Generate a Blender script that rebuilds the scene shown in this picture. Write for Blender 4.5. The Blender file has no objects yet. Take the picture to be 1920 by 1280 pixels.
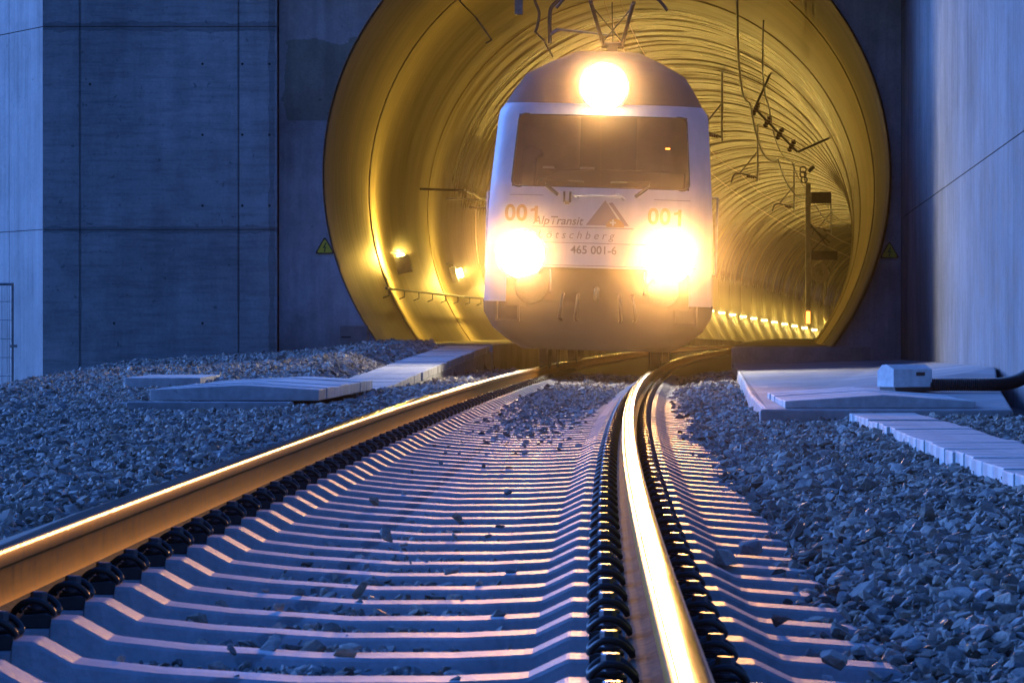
import bpy, bmesh, math, random
import numpy as np
from mathutils import Vector, Matrix, Euler
random.seed(7)
RNG = np.random.default_rng(11)
scn = bpy.context.scene
C = scn.collection
R = math.radians
PI = math.pi

# ------------------------------------------------------------------ camera, world, sun, exposure
CAM_H = 0.51
cam_d = bpy.data.cameras.new('camera')
cam = bpy.data.objects.new('camera', cam_d); C.objects.link(cam)
cam_d.sensor_width = 36.0
cam_d.lens = 141.0                       # telephoto
cam.location = (0, 0, CAM_H)
cam.rotation_euler = (R(90) - 21.0/7520, 0, 0)
cam_d.clip_start = 0.1; cam_d.clip_end = 2000
cam_d.dof.use_dof = True; cam_d.dof.focus_distance = 30.0; cam_d.dof.aperture_fstop = 32
scn.camera = cam

SKY_STRENGTH = 0.15
SUN_EL, SUN_ROT = R(3.0), R(-82)
w = bpy.data.worlds.new('World'); scn.world = w; w.use_nodes = True
nt = w.node_tree
bg = nt.nodes['Background']
sky = nt.nodes.new('ShaderNodeTexSky'); sky.sky_type = 'NISHITA'; sky.sun_disc = False
sky.sun_elevation = SUN_EL; sky.sun_rotation = SUN_ROT
sky.air_density = 1.6; sky.dust_density = 0.2; sky.ozone_density = 5.0
tint = nt.nodes.new('ShaderNodeVectorMath'); tint.operation = 'MULTIPLY'
tint.inputs[1].default_value = (0.265, 0.45, 1.0)
nt.links.new(sky.outputs[0], tint.inputs[0]); nt.links.new(tint.outputs[0], bg.inputs[0])
bg.inputs[1].default_value = SKY_STRENGTH

sun_d = bpy.data.lights.new('sun', 'SUN'); sun_d.energy = 0.95; sun_d.angle = R(44)
sun_d.color = (0.13, 0.33, 1.0)
sun = bpy.data.objects.new('sun', sun_d); C.objects.link(sun)
# dusk glow from the left, a little behind the portal face
sdir = Vector((1.0, -0.66, -0.42)).normalized()
sun.rotation_euler = sdir.to_track_quat('-Z', 'Y').to_euler()

vs = scn.view_settings
vs.view_transform = 'Standard'; vs.look = 'None'; vs.exposure = 2.5; vs.gamma = 1.0
cy = scn.cycles
cy.max_bounces = 6; cy.diffuse_bounces = 3; cy.glossy_bounces = 3; cy.transmission_bounces = 4
cy.transparent_max_bounces = 8; cy.volume_bounces = 0
cy.caustics_reflective = False; cy.caustics_refractive = False
cy.sample_clamp_indirect = 2.5; cy.sample_clamp_direct = 0
cy.use_denoising = True

# ------------------------------------------------------------------ helpers
def tag(o, label=None, cat=None, group=None, kind=None):
    if label: o['label'] = label
    if cat: o['category'] = cat
    if group: o['group'] = group
    if kind: o['kind'] = kind
    return o

def empty(name, loc=(0, 0, 0), rot=(0, 0, 0)):
    o = bpy.data.objects.new(name, None); C.objects.link(o)
    o.location = loc; o.rotation_euler = rot; o.empty_display_size = 0.2
    return o

class MB:
    def __init__(s):
        s.v = []; s.f = []; s.uv = None; s.mi = []
    def add(s, verts, faces, mi=0):
        b = len(s.v); s.v += [tuple(p) for p in verts]
        s.f += [tuple(b + i for i in f) for f in faces]; s.mi += [mi] * len(faces)
        return s
    def box(s, a, b, M=None, mi=0, taper=0.0):
        x0, y0, z0 = a; x1, y1, z1 = b; t = taper
        vs_ = [(x0, y0, z0), (x1, y0, z0), (x1, y1, z0), (x0, y1, z0),
               (x0+t, y0+t, z1), (x1-t, y0+t, z1), (x1-t, y1-t, z1), (x0+t, y1-t, z1)]
        if M is not None: vs_ = [M @ Vector(p) for p in vs_]
        return s.add(vs_, [(0, 3, 2, 1), (4, 5, 6, 7), (0, 1, 5, 4), (1, 2, 6, 5), (2, 3, 7, 6), (3, 0, 4, 7)], mi)
    def prism(s, poly, y0, y1, M=None, mi=0):
        """poly: (x,z) counter-clockwise seen from -y; extruded from y0 to y1"""
        n = len(poly)
        vs_ = [(x, y0, z) for x, z in poly] + [(x, y1, z) for x, z in poly]
        if M is not None: vs_ = [M @ Vector(p) for p in vs_]
        fs = [tuple(range(n)), tuple(reversed(range(n, 2*n)))]
        fs += [(i, n+i, n+(i+1) % n, (i+1) % n) for i in range(n)]
        return s.add(vs_, fs, mi)
    def tube(s, pts, r, seg=8, mi=0, cap=True):
        pts = [Vector(p) for p in pts]; n = len(pts)
        rr = r if isinstance(r, (list, tuple)) else [r]*n
        rings = []; up = None
        for i, p in enumerate(pts):
            d = (pts[min(i+1, n-1)] - pts[max(i-1, 0)]).normalized()
            if up is None:
                up = Vector((0, 0, 1)) if abs(d.z) < 0.9 else Vector((1, 0, 0))
            a = d.cross(up)
            if a.length < 1e-4: a = d.cross(Vector((1, 0, 0)))
            a.normalize(); b = a.cross(d).normalized(); up = b
            rings.append([p + (a*math.cos(t) + b*math.sin(t))*rr[i] for t in [2*PI*k/seg for k in range(seg)]])
        vs_ = [q for rg in rings for q in rg]; fs = []
        for i in range(n-1):
            for k in range(seg):
                fs.append((i*seg+k, i*seg+(k+1) % seg, (i+1)*seg+(k+1) % seg, (i+1)*seg+k))
        if cap:
            fs.append(tuple(reversed(range(seg)))); fs.append(tuple((n-1)*seg+k for k in range(seg)))
        return s.add(vs_, fs, mi)
    def lathe(s, prof, M, seg=20, mi=0):
        """prof: list of (r, h) turned about local z, placed by matrix M"""
        vs_ = []; fs = []; n = len(prof)
        for r_, h in prof:
            for k in range(seg):
                t = 2*PI*k/seg; vs_.append(M @ Vector((r_*math.cos(t), r_*math.sin(t), h)))
        for i in range(n-1):
            for k in range(seg):
                fs.append((i*seg+k, i*seg+(k+1) % seg, (i+1)*seg+(k+1) % seg, (i+1)*seg+k))
        if prof[0][0] > 1e-5: fs.append(tuple(reversed(range(seg))))
        if prof[-1][0] > 1e-5: fs.append(tuple((n-1)*seg+k for k in range(seg)))
        return s.add(vs_, fs, mi)
    def mesh(s, name, smooth=None):
        me = bpy.data.meshes.new(name); me.from_pydata(s.v, [], s.f)
        bm = bmesh.new(); bm.from_mesh(me)
        bmesh.ops.recalc_face_normals(bm, faces=bm.faces)
        bm.to_mesh(me); bm.free()
        if any(s.mi): me.polygons.foreach_set('material_index', s.mi)
        if smooth is not None:
            me.polygons.foreach_set('use_smooth', [True]*len(me.polygons))
            me.set_sharp_from_angle(angle=R(smooth))
        me.update()
        return me
    def build(s, name, mats, parent=None, smooth=None, bevel=0.0):
        me = s.mesh(name, smooth)
        for m in (mats if isinstance(mats, (list, tuple)) else [mats]): me.materials.append(m)
        o = bpy.data.objects.new(name, me); C.objects.link(o)
        if parent is not None: o.parent = parent
        if bevel:
            b = o.modifiers.new('edge', 'BEVEL'); b.width = bevel; b.segments = 2; b.limit_method = 'ANGLE'; b.angle_limit = R(40)
        return o

# track geometry: centre line, cant, gradient
TA, TB, TC = -0.569, 0.0132, 0.00034
CANT = 0.030                            # left (outer) rail higher
def cx(y): return TA + TB*y + TC*y*y
def hd(y): return TB + 2*TC*y
def zc(y): return -8e-5*max(0.0, y-118.0)**2
def T(y, off, z=0.0):
    h = math.atan(hd(y))
    return Vector((cx(y) + off*math.cos(h), y - off*math.sin(h), zc(y) + z - CANT*off))
def TL(y, off, z=0.0):                   # same without cant (tunnel, walkways)
    h = math.atan(hd(y))
    return Vector((cx(y) + off*math.cos(h), y - off*math.sin(h), zc(y) + z))

# ------------------------------------------------------------------ materials
def new_mat(name):
    m = bpy.data.materials.new(name); m.use_nodes = True
    n = m.node_tree; return m, n, n.nodes['Principled BSDF']
def N(n, t, **kw):
    o = n.nodes.new(t)
    for k, v in kw.items(): setattr(o, k, v)
    return o
def mth(n, op, a, b=None):
    o = N(n, 'ShaderNodeMath', operation=op)
    for i, v in enumerate((a, b)):
        if v is None: continue
        if isinstance(v, (int, float)): o.inputs[i].default_value = v
        else: n.links.new(v, o.inputs[i])
    return o.outputs[0]
def noise(n, vec, scale, detail=4, rough=0.55, mapscale=None):
    if mapscale is not None:
        mp = N(n, 'ShaderNodeMapping'); mp.inputs['Scale'].default_value = mapscale
        n.links.new(vec, mp.inputs['Vector']); vec = mp.outputs[0]
    t = N(n, 'ShaderNodeTexNoise'); t.inputs['Scale'].default_value = scale
    t.inputs['Detail'].default_value = detail; t.inputs['Roughness'].default_value = rough
    n.links.new(vec, t.inputs['Vector']); return t.outputs['Fac']
def ramp(n, fac, stops):
    r_ = N(n, 'ShaderNodeValToRGB'); e = r_.color_ramp.elements
    while len(e) < len(stops): e.new(0.5)
    for i, (p, c) in enumerate(stops):
        e[i].position = p; e[i].color = (c, c, c, 1) if isinstance(c, (int, float)) else (*c, 1)
    n.links.new(fac, r_.inputs[0]); return r_.outputs[0]
def mixc(n, fac, a, b, mode='MIX'):
    o = N(n, 'ShaderNodeMix', data_type='RGBA', blend_type=mode)
    for i, v in ((0, fac), (6, a), (7, b)):
        if isinstance(v, (int, float)): o.inputs[i].default_value = v
        elif isinstance(v, tuple): o.inputs[i].default_value = (*v, 1)
        else: n.links.new(v, o.inputs[i])
    return o.outputs[2]
def bump(n, b, h, strength=0.3, dist=0.02):
    o = N(n, 'ShaderNodeBump'); o.inputs['Strength'].default_value = strength; o.inputs['Distance'].default_value = dist
    n.links.new(h, o.inputs['Height']); n.links.new(o.outputs[0], b.inputs['Normal'])

def simple(name, col, rough=0.5, metal=0.0, var=0.25, scale=6.0, spec=0.5):
    m, n, b = new_mat(name)
    tc = N(n, 'ShaderNodeTexCoord').outputs['Object']
    f = noise(n, tc, scale, 5)
    lo = tuple(c*(1-var) for c in col); hi = tuple(min(1, c*(1+var)) for c in col)
    n.links.new(ramp(n, f, [(0.3, lo), (0.7, hi)]), b.inputs['Base Color'])
    n.links.new(ramp(n, noise(n, tc, scale*2.3, 3), [(0.3, max(0.02, rough-0.08)), (0.7, min(1, rough+0.08))]), b.inputs['Roughness'])
    b.inputs['Metallic'].default_value = metal; b.inputs['Specular IOR Level'].default_value = spec
    return m

def concrete(name, col, rough=0.7, board=None, streak=0.35, stain=0.5, fine=22, bstr=0.25, spec=0.4, patch=None, seams=()):
    """weathered concrete; board = map scale that draws formwork board streaks; patch = darker damp rectangle (x0,x1,z0,z1)"""
    m, n, b = new_mat(name)
    tc = N(n, 'ShaderNodeTexCoord').outputs['Object']
    big = noise(n, tc, 0.45, 6, 0.6)
    mid = noise(n, tc, 2.6, 6, 0.65)
    fin = noise(n, tc, fine, 4, 0.6)
    st = noise(n, tc, 1.0, 5, 0.6, mapscale=(5.0, 5.0, 0.35))
    col_lo = tuple(c*(1-stain) for c in col); col_hi = tuple(min(1, c*1.18) for c in col)
    base = ramp(n, big, [(0.32, col_lo), (0.62, col_hi)])
    base = mixc(n, 0.55, base, ramp(n, mid, [(0.3, 0.55), (0.62, 1.0)]), 'MULTIPLY')
    base = mixc(n, streak, base, ramp(n, st, [(0.36, 0.35), (0.6, 1.0)]), 'MULTIPLY')
    base = mixc(n, 0.35, base, ramp(n, fin, [(0.3, 0.55), (0.6, 1.0)]), 'MULTIPLY')
    # small blow holes
    sp = noise(n, tc, 9.0, 2, 0.5)
    base = mixc(n, 0.6, base, ramp(n, sp, [(0.26, 0.35), (0.31, 1.0)]), 'MULTIPLY')
    h = mth(n, 'ADD', fin, mth(n, 'MULTIPLY', mid, 1.5))
    if board:
        bd = noise(n, tc, 1.0, 3, 0.7, mapscale=board)
        base = mixc(n, 0.5, base, ramp(n, bd, [(0.3, 0.5), (0.55, 1.0)]), 'MULTIPLY')
        h = mth(n, 'ADD', h, mth(n, 'MULTIPLY', bd, 2.0))
    if patch:
        x0, x1, z0, z1 = patch
        sx = N(n, 'ShaderNodeSeparateXYZ'); n.links.new(tc, sx.inputs[0])
        wob = mth(n, 'MULTIPLY', mth(n, 'SUBTRACT', mid, 0.5), 0.5)
        X = mth(n, 'ADD', sx.outputs[0], wob); Z = mth(n, 'ADD', sx.outputs[2], wob)
        k = mth(n, 'MULTIPLY', mth(n, 'MULTIPLY', mth(n, 'GREATER_THAN', X, x0), mth(n, 'LESS_THAN', X, x1)),
                mth(n, 'MULTIPLY', mth(n, 'GREATER_THAN', sx.outputs[2], z0), mth(n, 'LESS_THAN', Z, z1)))
        base = mixc(n, mth(n, 'MULTIPLY', k, 0.75), base, mixc(n, 0.8, base, (0.45, 0.5, 0.3), 'MULTIPLY'))
    if seams:                            # grime bled out along the joints
        sx = N(n, 'ShaderNodeSeparateXYZ'); n.links.new(tc, sx.inputs[0])
        for ax, v, wd in seams:
            d_ = mth(n, 'ABSOLUTE', mth(n, 'SUBTRACT', sx.outputs[0 if ax == 'x' else 2], v))
            k = mth(n, 'LESS_THAN', d_, mth(n, 'MULTIPLY', mth(n, 'SUBTRACT', mid, 0.18), wd))
            base = mixc(n, mth(n, 'MULTIPLY', k, 0.4), base, (0.05, 0.05, 0.05))
    n.links.new(base, b.inputs['Base Color'])
    n.links.new(ramp(n, mid, [(0.3, rough-0.1), (0.7, min(1, rough+0.12))]), b.inputs['Roughness'])
    b.inputs['Specular IOR Level'].default_value = spec
    bump(n, b, h, bstr, 0.012)
    return m

M_wall = concrete('portal_concrete', (0.48, 0.48, 0.465), board=(1.2, 1.2, 14.0), stain=0.25, streak=0.2, seams=(('z', 2.10, .16), ('z', 5.31, .22), ('x', -6.84, .07), ('x', -4.33, .06), ('x', -3.80, .16)))
M_portal = concrete('portal_face_concrete', (0.60, 0.57, 0.57), patch=(-3.6, -2.2, 3.85, 5.15))
M_wing = concrete('wing_concrete', (0.38, 0.38, 0.38), board=(9.0, 9.0, 0.25), streak=0.35, stain=0.3)
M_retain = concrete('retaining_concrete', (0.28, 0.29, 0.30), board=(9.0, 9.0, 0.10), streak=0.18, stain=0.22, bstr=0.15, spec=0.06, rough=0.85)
M_slab = concrete('slab_concrete', (0.47, 0.47, 0.47), rough=0.75, board=(0.6, 12.0, 2.0), streak=0.2, stain=0.35)
M_cover = concrete('cover_concrete', (0.72, 0.71, 0.69), rough=0.75, streak=0.25, stain=0.4)
M_pale = concrete('pale_concrete', (0.74, 0.73, 0.72), rough=0.7, streak=0.15, stain=0.2)
M_sleeper = concrete('sleeper_concrete', (0.57, 0.58, 0.58), rough=0.55, streak=0.35, stain=0.45, fine=60, spec=0.38)
M_black = simple('black_steel', (0.024, 0.02, 0.017), 0.45, 0.0, 0.4, 30)
M_plastic = simple('black_plastic', (0.035, 0.034, 0.035), 0.6, 0.0, 0.3, 20)
M_bolt = simple('zinc_bolt', (0.10, 0.10, 0.11), 0.4, 0.6, 0.3, 40)
M_galv = simple('galvanised_steel', (0.28, 0.29, 0.30), 0.45, 0.7, 0.25, 8)
M_dark = simple('dark_steel', (0.045, 0.04, 0.036), 0.55, 0.3, 0.3, 8)
M_copper = simple('catenary_copper', (0.30, 0.17, 0.09), 0.35, 0.9, 0.2, 5)
M_insul = simple('brown_insulator', (0.05, 0.028, 0.018), 0.25, 0.0, 0.2, 5)
M_box = simple('grey_cabinet', (0.22, 0.22, 0.21), 0.6, 0.0, 0.2, 5)

# rails
def rail_rust():
    m, n, b = new_mat('rail_rust')
    tc = N(n, 'ShaderNodeTexCoord').outputs['Object']
    f = noise(n, tc, 14, 6, 0.65); g = noise(n, tc, 1.0, 4, 0.6, mapscale=(6, 0.7, 25))
    c = ramp(n, f, [(0.3, (0.30, 0.125, 0.018)), (0.5, (0.50, 0.22, 0.033)), (0.72, (0.60, 0.29, 0.055))])
    c = mixc(n, 0.6, c, ramp(n, g, [(0.3, 0.45), (0.65, 1.0)]), 'MULTIPLY')
    n.links.new(c, b.inputs['Base Color'])
    n.links.new(ramp(n, f, [(0.3, 0.38), (0.7, 0.55)]), b.inputs['Roughness'])
    b.inputs['Metallic'].default_value = 0.45; b.inputs['Specular IOR Level'].default_value = 0.5; b.inputs['Specular Tint'].default_value = (0.95, 0.52, 0.13, 1)  # orange specular tint stands in for golden headlight on the rust
    bump(n, b, f, 0.2, 0.002)
    return m
def rail_polish():
    m, n, b = new_mat('rail_polished_head')
    tc = N(n, 'ShaderNodeTexCoord').outputs['Object']
    g = noise(n, tc, 1.0, 4, 0.6, mapscale=(160, 0.8, 160)); f = noise(n, tc, 10, 5, 0.6)
    n.links.new(ramp(n, g, [(0.3, (0.13, 0.10, 0.07)), (0.7, (0.26, 0.20, 0.14))]), b.inputs['Base Color'])
    n.links.new(mth(n, 'ADD', mth(n, 'MULTIPLY', g, 0.15), mth(n, 'MULTIPLY', f, 0.13)), b.inputs['Roughness'])
    b.inputs['Metallic'].default_value = 0.95
    return m
M_foot = simple('unlit_foot_rust', (0.075, 0.055, 0.045), 0.85, 0.0, 0.35, 25, 0.12)  # foot rust darkened to look unlit beside the golden web
M_corner = simple('worn_rail_corner', (0.30, 0.17, 0.06), 0.36, 0.85, 0.3, 20)
M_rust = rail_rust(); M_polish = rail_polish()

def ballast_mat():
    m, n, b = new_mat('ballast_stone')
    at = N(n, 'ShaderNodeAttribute', attribute_name='tone')
    tc = N(n, 'ShaderNodeTexCoord').outputs['Object']
    f = noise(n, tc, 45, 4, 0.65)
    c = mixc(n, 0.65, at.outputs['Color'], ramp(n, f, [(0.3, 0.45), (0.65, 1.15)]), 'MULTIPLY')
    n.links.new(c, b.inputs['Base Color'])
    n.links.new(ramp(n, f, [(0.3, 0.5), (0.7, 0.85)]), b.inputs['Roughness'])
    b.inputs['Specular IOR Level'].default_value = 0.22
    bump(n, b, f, 0.7, 0.010)
    return m
M_ballast = ballast_mat()
def earth_mat():
    m, n, b = new_mat('ballast_bed')
    tc = N(n, 'ShaderNodeTexCoord').outputs['Object']
    v = N(n, 'ShaderNodeTexVoronoi'); v.inputs['Scale'].default_value = 18; n.links.new(tc, v.inputs['Vector'])
    f = noise(n, tc, 30, 4)
    n.links.new(mixc(n, 0.6, ramp(n, f, [(0.3, (0.05, 0.047, 0.045)), (0.7, (0.13, 0.125, 0.12))]), v.outputs['Color'], 'MULTIPLY'), b.inputs['Base Color'])
    b.inputs['Roughness'].default_value = 0.9
    bump(n, b, v.outputs['Distance'], 0.8, 0.03)
    return m
M_earth = earth_mat()

TR_L = 4.51
def lining_mat():
    """tunnel lining: smooth formed concrete with rings of streaks, wrinkled glossy sealing sheet deeper inside"""
    m, n, b = new_mat('tunnel_lining')
    uv = N(n, 'ShaderNodeUVMap', uv_map='ring').outputs[0]
    s1 = noise(n, uv, 1.0, 5, 0.65, mapscale=(0.12, 3.6, 1)); s2 = noise(n, uv, 1.0, 4, 0.6, mapscale=(0.3, 12.0, 1))
    big = noise(n, uv, 0.28, 5, 0.6)
    sx = N(n, 'ShaderNodeSeparateXYZ'); n.links.new(uv, sx.inputs[0])
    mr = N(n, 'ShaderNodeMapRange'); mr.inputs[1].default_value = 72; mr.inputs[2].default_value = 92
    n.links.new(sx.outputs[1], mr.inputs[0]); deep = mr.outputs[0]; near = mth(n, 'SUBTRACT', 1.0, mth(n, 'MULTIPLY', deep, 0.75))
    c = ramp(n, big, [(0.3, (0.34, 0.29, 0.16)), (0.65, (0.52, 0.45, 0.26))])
    c = mixc(n, mth(n, 'MULTIPLY', near, 0.5), c, ramp(n, s1, [(0.3, 0.45), (0.62, 1.05)]), 'MULTIPLY')
    c = mixc(n, mth(n, 'MULTIPLY', near, 0.35), c, ramp(n, s2, [(0.3, 0.4), (0.6, 1.0)]), 'MULTIPLY')
    n.links.new(c, b.inputs['Base Color'])
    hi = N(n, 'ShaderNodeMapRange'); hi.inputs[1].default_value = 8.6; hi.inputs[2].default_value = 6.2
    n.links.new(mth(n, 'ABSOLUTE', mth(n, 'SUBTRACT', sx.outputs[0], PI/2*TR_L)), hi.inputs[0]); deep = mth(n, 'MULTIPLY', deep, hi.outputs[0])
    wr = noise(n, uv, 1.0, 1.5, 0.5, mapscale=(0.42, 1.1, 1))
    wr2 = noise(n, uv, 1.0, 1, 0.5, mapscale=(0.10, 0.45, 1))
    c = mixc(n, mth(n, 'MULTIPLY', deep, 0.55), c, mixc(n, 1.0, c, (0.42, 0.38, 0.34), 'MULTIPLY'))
    n.links.new(c, b.inputs['Base Color'])
    hgt = mth(n, 'ADD', mth(n, 'MULTIPLY', mth(n, 'ADD', wr, mth(n, 'MULTIPLY', wr2, 1.6)), mth(n, 'MULTIPLY', deep, 0.24)),
              mth(n, 'MULTIPLY', mth(n, 'MULTIPLY', near, s1), 0.012))
    bump(n, b, hgt, 1.0, 1.0)
    rg = mth(n, 'SUBTRACT', mth(n, 'ADD', 0.5, mth(n, 'MULTIPLY', s1, 0.25)), mth(n, 'MULTIPLY', deep, 0.42))
    n.links.new(rg, b.inputs['Roughness'])
    n.links.new(mth(n, 'ADD', 0.45, mth(n, 'MULTIPLY', deep, 0.55)), b.inputs['Specular IOR Level'])
    return m
M_lining = lining_mat()

def emit(name, col, s):
    m, n, b = new_mat(name)
    b.inputs['Base Color'].default_value = (0.8, 0.8, 0.8, 1)
    b.inputs['Emission Color'].default_value = (*col, 1); b.inputs['Emission Strength'].default_value = s
    return m
M_lens = emit('headlamp_glare_lens', (1.0, 0.85, 0.6), 30)
M_tube = emit('lamp_tube', (1.0, 0.74, 0.20), 26)
M_tube_dim = emit('shaded_lamp_tube', (1.0, 0.78, 0.25), 10)
M_tube_row = emit('row_lamp_tube', (1.0, 0.76, 0.24), 8)
M_redlamp = emit('marker_lamp', (1.0, 0.22, 0.03), 1.4)
M_led = emit('cab_indicator', (1.0, 0.25, 0.02), 4.0)

# locomotive paint
def paint(name, col, rough=0.3, coat=0.3, dirt=0.25):
    m, n, b = new_mat(name)
    tc = N(n, 'ShaderNodeTexCoord').outputs['Object']
    f = noise(n, tc, 2.2, 6, 0.6); g = noise(n, tc, 1.0, 4, 0.6, mapscale=(7, 7, 0.8))
    c = mixc(n, dirt, col, ramp(n, f, [(0.35, 0.55), (0.65, 1.0)]), 'MULTIPLY')
    c = mixc(n, dirt, c, ramp(n, g, [(0.35, 0.6), (0.6, 1.0)]), 'MULTIPLY')
    n.links.new(c, b.inputs['Base Color'])
    n.links.new(ramp(n, f, [(0.3, rough), (0.7, rough+0.15)]), b.inputs['Roughness'])
    b.inputs['Coat Weight'].default_value = coat; b.inputs['Coat Roughness'].default_value = 0.15
    return m
M_white = paint('white_body_paint', (0.50, 0.49, 0.50))
M_roof = paint('dark_roof_paint', (0.032, 0.028, 0.028), 0.4, 0.1)
M_skirt = paint('dark_grey_skirt_paint', (0.03, 0.026, 0.025), 0.5, 0.05)
M_mark = paint('grey_marking', (0.16, 0.13, 0.12), 0.4, 0, 0.1)
M_logo = paint('violet_grey_marking', (0.20, 0.14, 0.16), 0.4, 0, 0.1)
M_num = paint('number_marking_paint', (0.30, 0.17, 0.05), 0.4, 0, 0.1)
M_cab = simple('cab_interior', (0.16, 0.12, 0.11), 0.7, 0, 0.2, 3)
M_desk = simple('cab_desk', (0.03, 0.016, 0.012), 0.5, 0, 0.2, 3)
def glass():
    m, n, b = new_mat('windscreen_glass')
    out = n.nodes['Material Output']
    tr = N(n, 'ShaderNodeBsdfTransparent'); tr.inputs[0].default_value = (0.5, 0.46, 0.43, 1)
    gl = N(n, 'ShaderNodeBsdfGlossy'); gl.inputs['Roughness'].default_value = 0.04
    fr = N(n, 'ShaderNodeFresnel'); fr.inputs[0].default_value = 1.5
    mx = N(n, 'ShaderNodeMixShader')
    n.links.new(fr.outputs[0], mx.inputs[0]); n.links.new(tr.outputs[0], mx.inputs[1]); n.links.new(gl.outputs[0], mx.inputs[2])
    n.links.new(mx.outputs[0], out.inputs['Surface'])
    return m
M_glass = glass()
M_sign_y = simple('sign_yellow', (0.9, 0.62, 0.03), 0.45, 0, 0.1, 5)
M_sign_k = simple('sign_black', (0.015, 0.015, 0.015), 0.45, 0, 0.1, 5)

# ------------------------------------------------------------------ ground
def path_z(y): return float(np.interp(y, [40, 45, 64], [-.13, -.09, 0.275]))
def sstep(x): x = min(1, max(0, x)); return x*x*(3-2*x)
def ground_z(x, y):
    """top of the ballast / earth at a place"""
    o = x - cx(y)
    cant = -CANT*max(-1.6, min(1.6, o))
    mid = -0.262 + 0.014*sstep((y-18)/10) + 0.022*sstep((y-32)/12)
    if abs(o) < 1.12: z = mid + cant + (0.003 + 0.015*(1-sstep((y-13)/8)) if abs(o) < 0.42 else 0.0)
    elif o >= 0:
        k = sstep((o-1.12)/0.42)
        zo = -0.135 + 0.03*sstep((o-1.6)/1.2)
        z = mid*(1-k) + zo*k + cant
    else:
        k = sstep((-o-1.12)/0.45)
        z0 = float(np.interp(x, [-8, -4, -1.8], [-0.34, -0.24, -0.20]))
        zw = float(np.interp(x, [-8.5, -7.4, -6.6, -5.7, -3.7, -2.7, -2.2, -0.9], [-0.62, -0.56, -0.27, -0.03, 0.08, 0.16, 0.25, 0.27]))
        if o > -2.05: zo = -0.20
        else: zo = z0 + (zw-z0)*sstep((y-36)/25.0)
        if -3.6 < o <= -2.05 and y > 41: zo = min(zo, path_z(y) - 0.09 + max(0.0, -o-2.72)*0.35)
        if -3.5 < x < -1.9 and 33.6 < y < 35.1: zo -= 0.05
        z = mid*(1-k) + zo*k + cant
    return z

# one ground sheet: fine grid round the track, wide skirts beyond
gx = np.concatenate([[-160, -60, -20], np.arange(-10, -2.4, 0.35), np.arange(-2.4, 3.6, 0.12), np.arange(3.6, 7.5, 0.35), [12, 30, 70, 160]])
gy = np.concatenate([[-60, -20, -5], np.arange(0, 66, 0.5), np.arange(66, 110, 4), [150, 220, 330, 440]])
g = MB(); nx, ny = len(gx), len(gy)
gv = [(float(x), float(y), ground_z(float(x), float(y)) - 0.045 if y < 66 else -0.55) for y in gy for x in gx]
g.add(gv, [(j*nx+i, j*nx+i+1, (j+1)*nx+i+1, (j+1)*nx+i) for j in range(ny-1) for i in range(nx-1)])
tag(g.build('ground', M_earth, smooth=60), kind='structure')

# ------------------------------------------------------------------ concrete walls
JY = 64.0                                # portal plane
TCX, TCZ, TR = 1.515, 2.99, 4.51         # tunnel circle at the portal
def panel_wall(mb, xs, zs, y0, y1, gap=0.010, M=None):
    """boxes with real joints between them"""
    mb.box((xs[0]+.02, y0+0.03, zs[0]+.01), (xs[-1]-.02, y1, zs[-1]-.01), M)
    for i in range(len(xs)-1):
        for j in range(len(zs)-1):
            mb.box((xs[i]+(gap/2 if i else 0), y0, zs[j]+gap/2), (xs[i+1]-gap/2, y0+0.05, zs[j+1]-gap/2), M)

wl = MB(); panel_wall(wl, [-7.42, -6.84, -4.33, -3.72], [-1.5, 2.10, 5.31, 8.5, 12.0], 63.5, 65.2)
# formwork tie holes, as shallow dark cones
for hx, hz in [(-4.9, 4.72), (-4.27, 4.72), (-3.84, 4.72), (-4.9, 3.6), (-4.27, 3.6), (-3.84, 3.6), (-4.9, 2.48), (-4.27, 2.48), (-3.84, 2.48),
               (-6.3, 0.62), (-4.9, 0.62), (-6.68, 4.4)]:
    wl.lathe([(0.022, 0.0), (0.019, 0.003), (0.008, 0.002)], Matrix.Translation((hx, 63.499, hz)) @ Matrix.Rotation(R(90), 4, 'X'), 12, 1)
tag(wl.build('abutment_wall', [M_wall, M_dark], bevel=0.006), 'dark shaded concrete wall of large jointed panels left of the tunnel mouth', 'wall', kind='thing')

# wing wall turning away to the left
A = Vector((-7.425, 63.5, 0)); B = Vector((-9.6, 67.9, 0)); L = (B-A).length
ang = math.atan2(B.y-A.y, B.x-A.x)
Mw = Matrix.Translation(B) @ Matrix.Rotation(ang+PI, 4, 'Z')
wg = MB(); panel_wall(wg, [0, L-1.62, L-0.004], [-1.5, 2.10, 5.31, 8.5, 12.0], 0.0, 1.2, M=Mw)
tag(wg.build('wing_wall', M_wing, bevel=0.006), 'bright pale concrete wing wall turning away at the far left', 'wall', kind='thing')

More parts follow.
